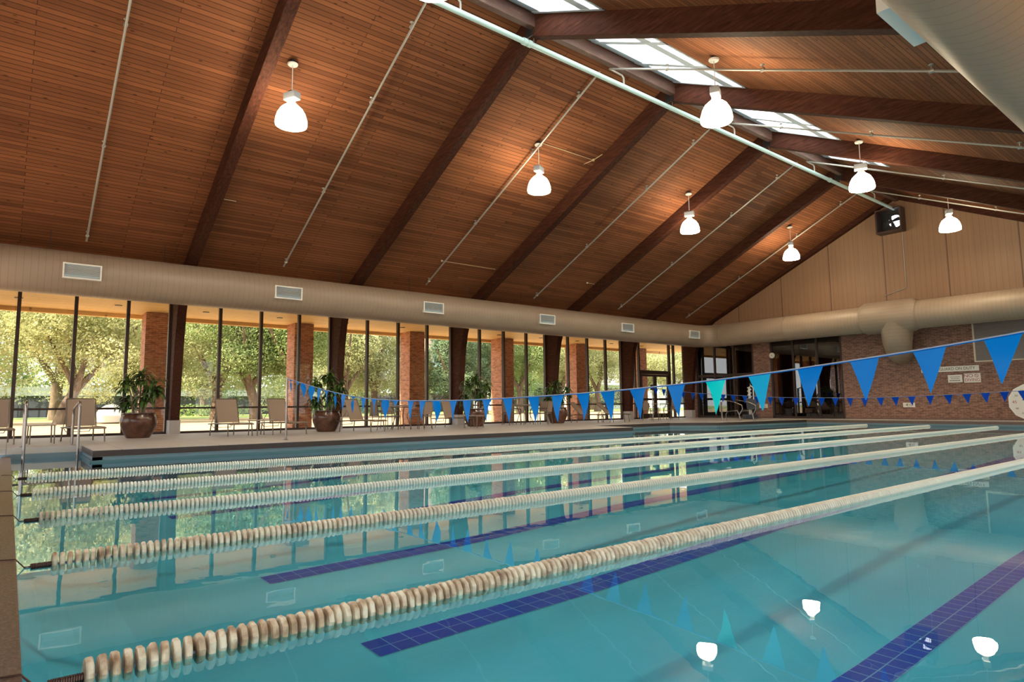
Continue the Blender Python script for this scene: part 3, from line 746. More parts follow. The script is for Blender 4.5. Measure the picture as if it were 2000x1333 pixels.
tree(11, -62, 35.5, 6.6, 3.2, 'leaves_gold', 'low yellowish tree in front of the distant tower', 0, low=.8)
tree(12, -58, 38.2, 11, 4.0, 'leaves_blue', 'dark blue-green tree right of the third timber column', 0, low=1.2)
tree(13, -60, 43.5, 13, 4.4, 'leaves_blue', 'blue-green tree behind the third potted plant', 0, low=1.2)
tree(14, -62, 50.5, 13, 5.4, 'leaves_green', 'green tree behind the second dining set', 0, low=3.4)
tree(15, -62, 57.5, 13, 5.0, 'leaves_pale', 'pale tree behind the fourth potted plant', 0, low=2.8)
tree(16, -62, 64.5, 13, 5.6, 'leaves_pale', 'pale tree behind the two reclined loungers', 0, low=3.6)
tree(17, -62, 74.5, 11, 5.6, 'leaves_pale', 'pale tree seen through the glass door', 0, low=3.0)
tree(18, -64, 84, 12, 6, 'leaves_pale', 'pale tree at the far right end of the window wall', 0, low=3.0)
bk = [(-92, -6, 'leaves_gold'), (-90, 20, 'leaves_green'), (-88, 31, 'leaves_pale'), (-95, 43, 'leaves_pale'), (-92, 66, 'leaves_blue'), (-95, 78, 'leaves_green'), (-90, 92, 'leaves_pale'), (-90, 108, 'leaves_pale')]
for i, (x, y, mm) in enumerate(bk):
    tree(30 + ['leaves_gold', 'leaves_green', 'leaves_pale', 'leaves_blue'].index(mm), x, y, 15.5 if i not in (3,) else 9, 8.5 if i != 3 else 5, mm, ['tall golden tree far back at the left edge', 'tall green tree far back behind the forked trunk', 'tall pale tree far back between the second and third pillars', 'low pale tree at the foot of the distant tower',
         'dark tree far back behind the second dining set', 'green tree far back behind the reclined loungers', 'pale tree far back behind the glass door', 'pale tree far back at the right end of the windows'][i], rz=i * 1.1, group='distant trees', n=24000, lf=.14, low=.5)
for i, (y, k_) in enumerate(((-8, 0), (1, 1), (10, 2), (19, 1), (28, 0), (37, 2))):  # unseen trees, added to keep sky reflections out of the window glass
    tree(60 + k_, 17 + (i % 2) * 2.5, y, 8.5, 5.0, ('leaves_green', 'leaves_pale', 'leaves_green')[k_], ['leafy tree on the camera side of the hall, first from the near end', 'pale tree on the camera side of the hall, second from the near end', 'leafy tree on the camera side of the hall, third from the near end',
         'pale tree on the camera side of the hall, fourth from the near end', 'leafy tree on the camera side of the hall, fifth from the near end', 'leafy tree on the camera side of the hall, last from the near end'][i], rz=i * 2.0, group='trees on the camera side', n=9000, lf=.2, low=.6)
o = MB().lathe([(.25, 0), (.75, .12), (.9, .55), (.7, 1.0), (.3, 1.25), (.05, 1.3)], 12).build('boulder', M['rock'], smooth=True, loc=(-49, 5.3, -.15)); tag(o, 'large white boulder on the lawn behind the second lounger', 'rock')
# distant buildings
tl_ = crown_mesh(91, [(0, y, 6.5 + 2.0 * math.sin(y * .37), 4, 6, 8 + 2 * math.sin(y * .21)) for y in range(-30, 137, 7)], 70000, .34).build('tree_line', M['leaves_green'], loc=(-132, 0, 0)); tag(tl_, 'continuous green tree line far behind the low buildings', 'tree line', kind='stuff')
def building(name, x, y0, y1, h, label, wallm, roofm, depth=14, wins=8, dz=0.0, rh=.8):
    root = empty(name, (x, (y0 + y1) / 2, -.2), label=label, cat='building'); w = (y1 - y0) / 2
    MB().box((-depth, -w, 0), (0, w, h)).build('wall', wallm, root)
    MB().box((-depth - .4, -w - .5, h), (.9, w + .5, h + rh)).build('roof', roofm, root)
    for k in range(wins):
        c = -w + (k + .5) * 2 * w / wins; MB().box((.0, c - w / wins * .6, .9), (.08, c + w / wins * .6, h - .5)).build('window', M['bld_dark'], root)
    return root
building('long_low_building', -108, -15, 45, 3.0, 'long low dark building with a pale roof, behind the trees on the left', M['bld_dark'], M['bld_roof'], rh=1.2)
building('low_building', -100, 46, 70, 2.6, 'low dark building behind the trees past the third pillar', M['bld_dark'], M['fascia'], wins=6)
building('white_building', -100, 78, 90, 5.2, 'white building behind the trees by the fourth pillar', M['bld_white'], M['bld_roof'], wins=2, rh=.3)
building('white_building', -100, 98, 118, 5.4, 'white building behind the reclined loungers', M['bld_white'], M['bld_white'], wins=1, rh=.3)
building('white_building', -100, 126, 150, 5.0, 'white building seen through the glass door', M['bld_white'], M['bld_white'], wins=2, rh=.3)
tw = empty('office_tower', (-250, 154.5, -.2), label='distant pinkish office tower with a blue glass strip, above the treetops', cat='building')
MB().box((-14, -5.2, 0), (0, 4.8, 62)).build('wall', M['tower'], tw)
gw = MB()
for a in range(22):
    for c in range(2): gw.box((0, -2.4 + c * 2.3, 2 + a * 2.7), (.25, -.25 + c * 2.3, 4.5 + a * 2.7))
gw.build('window_strip', M['tower_glass'], tw)
hg = crown_mesh(77, [(0, -9, .7, 1.2, 9, .7), (0, 9, .7, 1.2, 9, .7)], 3500, .16).build('hedge', M['leaves_green'], loc=(-84, 26, -.1)); tag(hg, 'low clipped hedge on the lawn before the long low building', 'hedge')

# ------------------------------------------------------------------ air ducts
DX, DZ, DR = -20.05, 4.35, 0.585
DY = 29.3
def seg_tube(pts, r, name, parent, m=None, n=40, caps=True):
    """straight run built along local z so the spiral seams follow it"""
    a, c = Vector(pts[0]), Vector(pts[1]); L = (c - a).length
    b = MB().lathe([(r, 0), (r, L)] if not isinstance(r, list) else [(r[0], 0), (r[1], L)], n, caps=caps)
    o = b.build(name, m or M['duct'], parent, smooth=True); o.location = a
    o.rotation_euler = (c - a).to_track_quat('Z', 'Y').to_euler(); return o
dk = empty('air_duct', (DX, 12, DZ), label='big round tan spiral duct running above the windows and along the end wall', cat='air duct')
def L_(p): return (p[0] - DX, p[1] - 12, p[2] - DZ)
seg_tube([L_((DX, YN + .02, DZ)), L_((DX, DY - 1.0, DZ))], DR, 'duct_run', dk)
el = MB(); cen = Vector((DX + 1.0, DY - 1.0, DZ))
el.tube([L_(cen + Vector((-math.cos(t), math.sin(t), 0))) for t in [PI / 2 * k / 10 for k in range(11)]], DR, 40, caps=False)
el.build('duct_elbow', M['duct'], dk, smooth=True)
seg_tube([L_((DX + 1.0, DY, DZ)), L_((-11.9, DY, DZ))], DR, 'duct_run', dk)
seg_tube([L_((-9.75, DY, DZ)), L_((XR - .6, DY, DZ))], DR, 'duct_run', dk)
MB().lathe([(DR, 0), (DR + .11, .16), (DR + .115, 2.0), (DR, 2.2)], 40, L_((-11.95, DY, DZ + .03)), 'x').build('duct_tee', M['duct'], dk, smooth=True)
MB().tube([L_(q) for q in [(-10.62, DY, 4.2), (-10.66, DY + .08, 3.7), (-10.72, DY + .22, 3.3), (-10.80, DY + .5, 3.0), (-10.9, DY + .9, 2.88), (-10.95, DY + 1.25, 2.86)]], [.66, .60, .55, .50, .47, .46], 32).build('duct_takeoff', M['duct'], dk, smooth=True)
for x in (-18.9, -15.4, -11.95, -9.75):
    seg_tube([L_((x - .03, DY, DZ)), L_((x + .03, DY, DZ))], DR + .016, 'duct_collar', dk)
for i, y in enumerate((-4.2, 1.30, 6.62, 11.85, 17.35, 22.35, 27.5)):
    vx = DX + DR - .06
    v = empty('vent_grille', L_((vx, y, 4.32))); v.parent = dk
    b = MB()
    b.box((0, -.42, -.20), (.12, .42, -.165)).box((0, -.42, .165), (.12, .42, .20)).box((0, -.42, -.165), (.12, -.385, .165)).box((0, .385, -.165), (.12, .42, .165))
    b.build('grille_frame', M['white'], v)
    b = MB()
    for q in range(9): z = -.15 + q * .0365; b.quad((.045, -.385, z), (.10, -.385, z + .022), (.10, .385, z + .022), (.045, .385, z))
    b.box((.02, -.385, -.165), (.045, .385, .165)); b.build('grille_slats', M['vent'], v)
for q in range(14):
    y = -4.9 + 2.634 * q + .25
    b = MB().tube([L_((DX + .05, y, DZ + DR - .02)), L_((DX + .05, y, CZ(DX) - .0))], .008, 6); b.build('hanger_rod', M['black'], dk)
DX2 = 2 * XC - DX
d2 = empty('air_duct', (DX2, 12, DZ), label='tan spiral duct overhead in the top right corner of the view', cat='air duct')
seg_tube([(0, YN + .02 - 12, 0), (0, DY - 12 - DR - .02, 0)], DR, 'duct_run', d2)
for y in (1.3, 6.15, 11.85, 17.35):
    v = empty('vent_grille', (-DR + .06, y - 12, -.03)); v.parent = d2
    b = MB().box((-.12, -.42, -.20), (0, .42, -.165)).box((-.12, -.42, .165), (0, .42, .20)).box((-.12, -.42, -.165), (0, -.385, .165)).box((-.12, .385, -.165), (0, .42, .165))
    b.build('grille_frame', M['white'], v)
    b = MB()
    for q in range(9): z = -.15 + q * .0365; b.quad((-.045, -.385, z), (-.10, -.385, z + .022), (-.10, .385, z + .022), (-.045, .385, z))
    b.box((-.045, -.385, -.165), (-.02, .385, .165)); b.build('grille_slats', M['vent'], v)

# ------------------------------------------------------------------ sprinkler pipes
PZ = 9.26
mp_ = empty('sprinkler_main_pipe', (XC, 12, PZ), label='long pale teal pipe hung below the ridge for the length of the hall', cat='pipe')
MB().tube([(0, YN + .05 - 12, 0), (0, YE - .3 - 12, 0)], .065, 14).build('pipe_run', M['pipe'], mp_, smooth=True)
for y in (9.0, 9.15, 24.2): MB().tube([(0, y - 12 - .05, 0), (0, y - 12 + .05, 0)], .085, 14).build('pipe_coupling', M['pipe'], mp_, smooth=True)
for k in range(0, 6): MB().tube([(0, fy(k) - 12, .06), (0, fy(k) - 12, .22)], .008, 6).build('pipe_hanger', M['galv'], mp_)
for i in range(0, 6):
    y = fy(i) + BAY / 2
    nm = ['first', 'leftmost visible', 'second visible', 'third visible', 'fourth visible', 'last'][i]
    br = empty('sprinkler_branch_pipe', (0, y, 0), label={0: 'thin grey pipe down the ceiling slope left of the first lamp, leftmost pipe', 1: 'thin grey pipe down the ceiling slope between the first and second timber frames',
        2: 'thin grey ceiling pipe passing behind the second lamp of the left row', 3: 'thin grey pipe down the ceiling slope between the third and fourth timber frames',
        4: 'thin grey pipe down the ceiling slope left of the fourth lamp of the left row', 5: 'thin grey pipe down the ceiling slope of the last bay before the gable'}[i], cat='pipe', group='sprinkler branch pipes on the ceiling')
    OFF = .14
    MB().tube([(-20.1, 0, CZ(-20.1) - OFF), (XC - .35, 0, CZ(XC - .35) - OFF - .05)], .026, 8).build('pipe_run', M['galv'], br, smooth=True)
    MB().tube([(-2.3, 0, 9.58 - .45 * (-2.3 - XC)), (XC, 0, 9.58), (XC, .03, 9.58), (XC, .48, 9.56), (XC, .54, 9.50), (XC, .54, PZ + .04)], .026, 8).build('pipe_run', M['galv'], br, smooth=True)
    for x in (-19.9, -16.9, -13.9, -11.9, -8.9, -6.5, -3.5):
        z = CZ(x) - OFF if x < XC else 9.58 - .45 * (x - XC)
        MB().tube([(x, 0, z), (x, 0, z + .11)], .012, 6).lathe([(.035, .10), (.045, .115)], 10, (x, 0, z)).tube([(x - .04, 0, z), (x + .04, 0, z - .02 * 0)], .042, 8).build('sprinkler_head', M['galv'], br)
# electrical conduit stubs with brass wire near lamps
for i, (y0, x0, y1, lab) in enumerate(((12.05, -13.62, 14.25, 'thin wire along the boards from the second lamp to the timber frame'), (11.9, -18.95, 14.3, 'thin tan wire along the boards low on the slope below the second lamp'), (19.2, -18.9, 19.65, 'short tan wire stub beside the fourth timber frame'), (4.2, -17.95, 4.6, 'short tan wire stub beside the first timber frame'))):
    r_ = empty('ceiling_wire', (x0, y0, CZ(x0) - .03), label=lab, cat='wire')
    MB().tube([(0, 0, 0), (0, y1 - y0, 0)], .012, 6).build('wire', M['wire'], r_)
    MB().lathe([(.035, -.03), (.045, .03)], 10, (0, 0 if i else y1 - y0, 0)).build('junction_box', M['wire'], r_)
    if i == 0: MB().tube([(-.3, y1 - y0 - .2, -.1), (0, y1 - y0, 0), (.3, y1 - y0 + .1, .12)], .014, 6).build('brace', M['wire'], r_)

# ------------------------------------------------------------------ pendant lamps
def make_lamp(cz):
    """origin at the rim of the shade; cz = ceiling height above it"""
    root = empty('pendant_lamp')
    pr = [(.335, 0), (.345, .05), (.335, .14), (.30, .26), (.24, .37), (.16, .445), (.09, .475)]
    MB().lathe(pr, 32, caps=False).build('lamp_shade', M['shade'], root, smooth=True)
    MB().lathe([(.0, .24), (.09, .26), (.11, .32), (.06, .42)], 16, caps=False).build('bulb', M['shade'], root, smooth=True)
    MB().lathe([(.095, .47), (.11, .50), (.075, .56), (.07, .60)], 20).build('lamp_neck', M['white'], root, smooth=True)
    MB().cbox((0, 0, .68), (.34, .20, .17)).build('ballast_box', M['ballast'], root, bevel=.015)
    MB().lathe([(.10, .76), (.07, .80)], 14).build('ballast_cap', M['black'], root)
    MB().tube([(0, 0, .78), (0, 0, cz - .10)], .011, 8).build('stem', M['white'], root)
    MB().lathe([(.10, cz - .11), (.115, cz - .09), (.115, cz - .07)], 24).build('canopy', M['white'], root, smooth=True)
    MB().lathe([(.06, cz - .07), (.06, cz + .02)], 12).build('canopy_mount', M['black'], root)
    return root
lamp0 = None
for (x, yi, lab) in ((-13.66, 0, 'hanging bell lamp nearest, upper left, beside the first timber frame'), (-13.66, 1, 'hanging bell lamp second of the left row, wired to the frame on its right'),
                     (-13.66, 2, 'hanging bell lamp third of the left row'), (-13.66, 3, 'hanging bell lamp last of the left row, before the gable wall'),
                     (-7.65, 0, 'hanging bell lamp first of the right row, overhead beyond the top of the view'), (-7.65, 1, 'large hanging bell lamp in front of the skylight, nearest visible of the right row'), (-7.65, 2, 'hanging bell lamp second visible of the right row'),
                     (-7.65, 3, 'hanging bell lamp last of the right row, in front of the tan gable wall')):
    y = 4.607 + 7.346 * yi; z0 = 7.06
    if lamp0 is None: lamp0 = make_lamp(CZ(-13.66) - z0); o = lamp0
    else: o = copy_tree(lamp0)
    dz = CZ(x) - CZ(-13.66)
    o.location = (x, y, z0 + dz); o.rotation_euler = (0, 0, R(25 + 90 * (yi % 2)))
    tag(o, lab, 'lamp', 'pendant lamps')

# ------------------------------------------------------------------ lane ropes
fl_a = MB()
def float_mb(n=14, det=True):
    b = MB(); rr = []
    # a ribbed disc: two chamfered faces and a fluted edge, axis along y
    prof_ = [(.014, -.0150), (.036, -.0150), (.053, -.0125), (.0585, -.0075), (.0585, .0075), (.053, .0125), (.036, .0150), (.014, .0150)]
    b.lathe(prof_, n, (0, 0, 0), 'y')
    if det:
        v = []
        for (x, y, z) in b.v:
            r = math.hypot(x, z); t = math.atan2(z, x)
            k = 1 - (.07 * (0.5 + 0.5 * math.cos(t * n / 2 * 1.0))) * (r > .05)
            v.append((x * k, y, z * k))
        b.v = v
    return b
F_HI = float_mb(16); F_LO = float_mb(8, False)
me_hi = None
PITCH = 0.0415
lane_lab = ['lane rope nearest the windows, farthest of the five', 'second lane rope from the windows', 'middle lane rope of the five', 'second lane rope from the camera, its rusty spring and ring hook in view', 'nearest lane rope, with large cream ribbed floats crossing the whole foreground']
for li, lx in enumerate((-11.75, -9.43, -7.23, -5.10, -2.89)):
    z = WZ + .004
    root = empty('lane_rope', (lx, 0, z), label=lane_lab[li], cat='lane rope', group='lane ropes across the pool')
    MB().tube([(0, .16, 0), (0, 28.75, 0)], .006, 6).build('cable', M['rope'], root)
    b = MB(); y0, y1 = .165, .272; turns = 14
    b.tube([(.016 * math.cos(t), y0 + (y1 - y0) * k / (turns * 8), .016 * math.sin(t)) for k, t in enumerate([2 * PI * q / 8 for q in range(turns * 8 + 1)])], .0042, 5); b.build('tension_spring', M['rust'], root)
    MB().tube([(.018 * math.cos(t), .148 + .018 * math.sin(t), .0) for t in [2 * PI * q / 14 for q in range(14)]], .003, 6, closed=True).build('ring', M['steel'], root)
    MB().tube([(0, .13, .004), (0, .085, .058), (0, -.01, .064), (.012, -.026, .064), (.02, -.012, .064), (.012, .002, .064)], .004, 6).build('hook', M['rust'], root)
    ys = [.285 + PITCH * k for k in range(int((28.5 - .285) / PITCH))]
    hi = None
    for k in range(100):
        jit = random.Random(li * 1000 + k)
        if hi is None:
            o = F_HI.build('float', FM[li], root, smooth=False); hi = o.data
        else:
            o = bpy.data.objects.new('float', hi); COL.objects.link(o); o.parent = root
        o.location = (0, ys[k], .012 + jit.uniform(-.0015, .0015)); o.rotation_euler = (jit.uniform(-.05, .05), jit.uniform(0, 6), jit.uniform(-.06, .06))
    b = MB()
    for y in ys[100:]:
        i = len(b.v); b.v += [(p[0], p[1] + y, p[2] + .012) for p in F_LO.v]; b.f += [tuple(q + i for q in f) for f in F_LO.f]
    o = b.build('floats', FM[li], root); o['kind'] = 'stuff'

# ------------------------------------------------------------------ pennant strings
def interp(pts, x):
    for (a, za), (c, zc) in zip(pts[:-1], pts[1:]):
        if a <= x <= c: return za + (zc - za) * (x - a) / (c - a)
    return pts[-1][1]
def smooth_line(pts, n=90):
    # catmull-like smoothing by repeated averaging
    x0, x1 = pts[0][0], pts[-1][0]
    P = [(x0 + (x1 - x0) * k / n, interp(pts, x0 + (x1 - x0) * k / n)) for k in range(n + 1)]
    for _ in range(6):
        P = [P[0]] + [(P[k][0], (P[k - 1][1] + P[k][1] + P[k + 1][1]) / 3) for k in range(1, n)] + [P[-1]]
    return P
S1 = smooth_line([(-15.24, 1.46), (-12.79, 1.11), (-11.29, .94), (-9.67, .86), (-7.79, .84), (-6.55, .86), (-5.58, .88), (-4.53, .915), (-3.37, .98), (-2.44, 1.06), (-1.55, 1.15), (-1.13, 1.2), (.55, 1.45)])
F1 = [-15.07, -14.55, -14.25, -13.66, -13.23, -12.86, -12.43, -11.98, -11.52, -11.07, -10.63, -10.18, -9.81, -9.27, -8.89, -8.48, -7.99, -7.63, -7.14, -6.67, -6.14, -5.68, -5.25, -4.86, -4.43, -3.93, -3.48, -3.03, -2.57, -2.14, -1.69, -1.25, -.8, -.35, .1]
S2 = smooth_line([(-18.8, 1.52), (-16.69, 1.24), (-12.73, .97), (-9.4, .90), (-7.11, .96), (-5.29, 1.04), (-2, 1.25), (.5, 1.48)])
F2 = [-18.62, -18.15, -17.6, -17.1, -16.6, -16.18, -15.6, -15.13, -14.66, -14.14, -13.62, -13.06, -12.6, -12.03, -11.53, -11.07, -10.58, -10.08, -9.58, -9.08, -8.62, -8.12, -7.6, -7.09, -6.59, -6.11, -5.64, -5.2, -4.7, -4.2, -3.7, -3.2, -2.7, -2.2, -1.7, -1.2, -.7, -.2, .25]
def pennant(parent, x, y, z, slope, w, h, yaw, m, seed):
    rng = random.Random(seed); b = MB(); n = 7; curl = rng.uniform(-.035, .035); sw = rng.uniform(-.03, .03); tw = rng.uniform(-.3, .3)
    rows = []
    for i in range(n + 1):
        t = i / n; row = []
        ww = w * (1 - t) + .006 * t
        for j in range(4):
            u = (j / 3 - .5) * ww; a = yaw * min(1, t * 3) + tw * t
            row.append((u * math.cos(a) + sw * t * t, u * math.sin(a) + curl * math.sin(t * 2.4), slope * u * (1 - t) - h * t))
        i0 = len(b.v); b.v += row; rows.append(i0)
    for i in range(n):
        for j in range(3): a, c = rows[i], rows[i + 1]; b.f.append((a + j, a + j + 1, c + j + 1, c + j))
    o = b.build('pennant', m, parent, smooth=True, loc=(x, y, z)); return o
for (S, F, y, px, lab, w, h, big) in ((S1, F1, 5.22, -15.27, 'near line of blue triangular pennants sagging across the pool', .215, .315, True), (S2, F2, 23.2, -18.82, 'far line of small blue pennants in front of the end wall', .235, .30, False)):
    root = empty('pennant_line', (0, y, 0), label=lab, cat='pennants', group='backstroke pennant lines')
    MB().tube([(x, 0, z) for x, z in S], .0065 if big else .005, 6).build('cord', M['rope'], root, smooth=True)
    MB().tube([(x, 0, z - .006) for x, z in S], .005, 4).build('hem', M['flag' if big else 'flag_far'], root, smooth=True)
    for i, x in enumerate(F):
        rng = random.Random(i * 7 + (1 if big else 2))
        z = interp(S, x); sl = (interp(S, min(x + .1, S[-1][0])) - interp(S, x - .1)) / .2
        far = x < -8.3 and big
        yaw = rng.uniform(-.9, .9) if far else rng.uniform(-.18, .18)
        m_ = M['flag'] if big else M['flag_far']
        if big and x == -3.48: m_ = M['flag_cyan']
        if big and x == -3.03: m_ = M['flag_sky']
        pennant(root, x, 0, z - .008, sl, w, h, yaw, m_, i)
# stanchions
def stanchion(x, y, h, label, cap=False):
    r_ = empty('stanchion', (x, y, 0), label=label, cat='pole')
    MB().tube([(0, 0, 0.0), (0, 0, h)], .024, 12).build('pole', M['steel'], r_, smooth=True)
    MB().lathe([(.05, 0), (.05, .012), (.03, .02)], 16).build('base_flange', M['steel'], r_)
    if cap: MB().lathe([(.07, h - .08), (.085, h - .05), (.085, h + .14), (.07, h + .17)], 16).build('cap', M['black'], r_)
stanchion(-15.27, 5.22, 1.50, 'thin steel pole on the deck holding the left end of the near pennants')
stanchion(-18.82, 23.2, 1.50, 'thin steel pole with a black cap holding the left end of the far pennants', True)
stanchion(.58, 5.22, 1.50, 'thin steel pole on the camera side deck holding the near pennants')
stanchion(.53, 23.2, 1.52, 'thin steel pole on the camera side deck holding the far pennants')

# ------------------------------------------------------------------ furniture
def make_lounger(lean, label):
    root = empty('chaise_lounge', label=label, cat='lounger', group='sling chaise lounges on the window deck')
    w, sz = .325, .35; hx = -.22
    b = MB()
    for s_ in (-1, 1): b.tube([(-.78, s_ * w, sz - .02), (hx, s_ * w, sz), (.60, s_ * w, sz), (.70, s_ * w, sz - .02)], .017, 8)
    b.tube([(-.78, -w, sz - .02), (-.78, w, sz - .02)], .015, 8); b.tube([(.70, -w, sz - .02), (.70, w, sz - .02)], .015, 8); b.tube([(hx, -w, sz - .02), (hx, w, sz - .02)], .013, 8)
    b.tube([(-.66, -w + .03, sz - .02), (-.62, -w + .08, sz - .12), (-.62, w - .08, sz - .12), (-.66, w - .03, sz - .02)], .010, 6)
    b.build('frame', M['frame'], root, smooth=True)
    for (x, s_, tx) in ((-.58, -1, -.05), (-.58, 1, -.05), (.56, -1, .04), (.56, 1, .04)):
        MB().tube([(x, s_ * w, sz), (x + tx, s_ * (w + .01), 0)], .016, 8).build('leg', M['frame'], root, smooth=True)
    L = .70; sx, cz_ = -math.sin(lean), math.cos(lean)
    MB().box((hx + .02, -w + .015, sz - .004), (.68, w - .015, sz + .006)).build('seat', M['sling'], root)
    top = (hx + sx * L, cz_ * L + sz)
    bk_ = MB()
    n = (cz_, -sx)
    c0 = [(hx, sz + .02), (hx + sx * L, sz + cz_ * L)]
    bk_.prism([(c0[0][0], c0[0][1]), (c0[1][0], c0[1][1]), (c0[1][0] - .010, c0[1][1] + .003), (c0[0][0] - .010, c0[0][1] + .003)], -w + .04, w - .04, 'y')
    br = bk_.build('backrest', M['sling'], root)
    fb = MB().tube([(hx, -w + .02, sz), (top[0], -w + .02, top[1]), (top[0] - .004, -w + .05, top[1] + .02), (top[0] - .004, w - .05, top[1] + .02), (top[0], w - .02, top[1]), (hx, w - .02, sz)], .015, 8)
    fb.build('backrest_frame', M['frame'], br, smooth=True)
    for s_ in (-1, 1): MB().tube([(hx + sx * L * .5, s_ * (w - .02), sz + cz_ * L * .5), (-.62, s_ * (w - .02), sz)], .008, 6).build('backrest_strut', M['frame'], br)
    return root
lounges = [(-18.9, -.25, 5, 16, 'leftmost sling lounger, half cut off by the left edge'), (-18.6, 1.45, 6, 16, 'sling lounger behind the right steel handrail, left of the first potted plant'),
           (-18.9, 4.93, 8, 17, 'sling lounger right of the first timber column'), (-18.7, 6.33, 17, 17, 'sling lounger beside the low table, behind the near stanchion'),
           (-18.6, 8.75, 26, 22, 'sling lounger just right of the second potted plant'), (-19.1, 12.55, 26, 17, 'sling lounger left of the third timber column'),
           (-19.4, 19.55, 24, 44, 'steeply reclined lounger right of the fourth potted plant'), (-19.3, 21.1, 24, 46, 'reclined lounger nearest the far stanchion')]
for x, y, hd, ln, lab in lounges:
    o = make_lounger(R(ln), lab); o.location = (x, y, 0); o.rotation_euler = (0, 0, R(hd))
def make_side_table():
    root = empty('side_table')
    MB().cbox((0, 0, .42), (.56, .50, .025)).build('table_top', M['tabletop'], root, bevel=.006)
    for a in (-1, 1):
        for c in (-1, 1): MB().tube([(a * .25, c * .22, .41), (a * .26, c * .23, 0)], .014, 8).build('leg', M['frame'], root, smooth=True)
    return root
st0 = None
for x, y, rz, lab in ((-18.3, .62, 4, 'low side table between the two leftmost loungers'), (-18.55, 5.63, 10, 'low side table between the lounger pair by the near stanchion'), (-18.5, 12.95, 25, 'low side table in front of the third potted plant'), (-18.9, 20.15, 24, 'low side table between the two reclined loungers')):
    o = make_side_table() if st0 is None else copy_tree(st0); st0 = st0 or o
    o.location = (x, y, 0); o.rotation_euler = (0, 0, R(rz)); tag(o, lab, 'side table', 'low side tables on the deck')
def make_table():
    root = empty('dining_table')
    MB().lathe([(.46, .775), (.475, .785), (.475, .80), (.46, .81)], 32).build('table_top', M['tabletop'], root, smooth=True)
    MB().tube([(.36 * math.cos(2 * PI * k / 20), .36 * math.sin(2 * PI * k / 20), .74) for k in range(20)], .012, 6, closed=True).build('apron_ring', M['frame'], root)
    for k in range(4):
        t = PI / 4 + k * PI / 2; MB().tube([(.34 * math.cos(t), .34 * math.sin(t), .775), (.20 * math.cos(t), .20 * math.sin(t), .45), (.36 * math.cos(t), .36 * math.sin(t), 0)], .015, 8).build('leg', M['frame'], root, smooth=True)
    return root
def make_chair(round_back=False):
    root = empty('patio_chair')
    w = .25; sz = .44
    MB().box((-.24, -w + .01, sz - .005), (.24, w - .01, sz + .006)).build('seat', M['sling'], root)
    bt = .93
    if round_back:
        b = MB(); pts = [(-.26 - .05 * k / 8, (w - .02) * math.sin(PI * k / 16 + PI / 2) , 0) for k in range(9)]
        out = [(-.20 + 0, .0)]
        poly = [(-w + .03, .50), (w - .03, .50)] + [((w - .02) * math.cos(t), .70 + .22 * math.sin(t)) for t in [PI * k / 12 for k in range(13)]]
        b.prism(poly, -.285, -.27, 'x'); b.build('backrest', M['sling'], root)
    else:
        MB().prism([(-.245, .50), (-.31, bt), (-.32, bt), (-.255, .50)], -w + .02, w - .02, 'y').build('backrest', M['sling'], root)
    b = MB()
    for s_ in (-1, 1): b.tube([(.24, s_ * w, sz), (-.23, s_ * w, sz), (-.25, s_ * w, .52), (-.315, s_ * w, bt)], .013, 8)
    b.tube([(-.315, -w, bt), (-.315, w, bt)], .013, 8); b.tube([(.24, -w, sz), (.24, w, sz)], .013, 8)
    b.tube([(.24, -w, .62), (-.27, -w, .66)], .012, 8); b.tube([(.24, w, .62), (-.27, w, .66)], .012, 8)
    b.build('frame', M['frame'], root, smooth=True)
    for (x, s_, zt) in ((.24, -1, .62), (.24, 1, .62), (-.22, -1, sz), (-.22, 1, sz)): MB().tube([(x, s_ * w, zt), (x + (.02 if x > 0 else -.07), s_ * w, 0)], .013, 8).build('leg', M['frame'], root, smooth=True)
    return root
ch0 = make_chair(); ch0_used = False; tb0 = None; chr_ = make_chair(True); chr_used = False
sets = [(-19.4, 10.55, 'first dining set', 'between the second and third potted plants'), (-19.9, 16.45, 'second dining set', 'between the third and fourth potted plants'), (-19.8, 24.9, 'third dining set', 'in front of the glass door')]
for si, (tx, ty, nm, where) in enumerate(sets):
    o = make_table() if tb0 is None else copy_tree(tb0); tb0 = tb0 or o
    o.location = (tx, ty, 0); tag(o, 'round patio table ' + where, 'table', 'round patio tables')
    offs = [(.15, -.80, 88, 'left of'), (-.05, .80, -92, 'right of'), (-.85, .05, 0, 'window side of')] if si < 2 else [(.1, -.78, 80, 'left of'), (.05, .82, -100, 'right of')]
    if si < 2: offs.append((.80, .32, 205, 'pool side of'))
    for (dx, dy, rz, side) in offs:
        rb = (si == 2 and side == 'left of')
        if rb: c = chr_
        elif not ch0_used: c = ch0; ch0_used = True
        else: c = copy_tree(ch0)
        c.location = (tx + dx, ty + dy, 0); c.rotation_euler = (0, 0, R(rz))
        tag(c, ('round-backed' if rb else 'taupe sling') + ' chair on the %s of the table %s' % ({'left of': 'left', 'right of': 'right', 'window side of': 'window side', 'pool side of': 'pool side'}[side], {'first dining set': 'past the second pot', 'second dining set': 'past the third pot', 'third dining set': 'by the glass door'}[nm]), 'chair', 'patio chairs around the round tables')

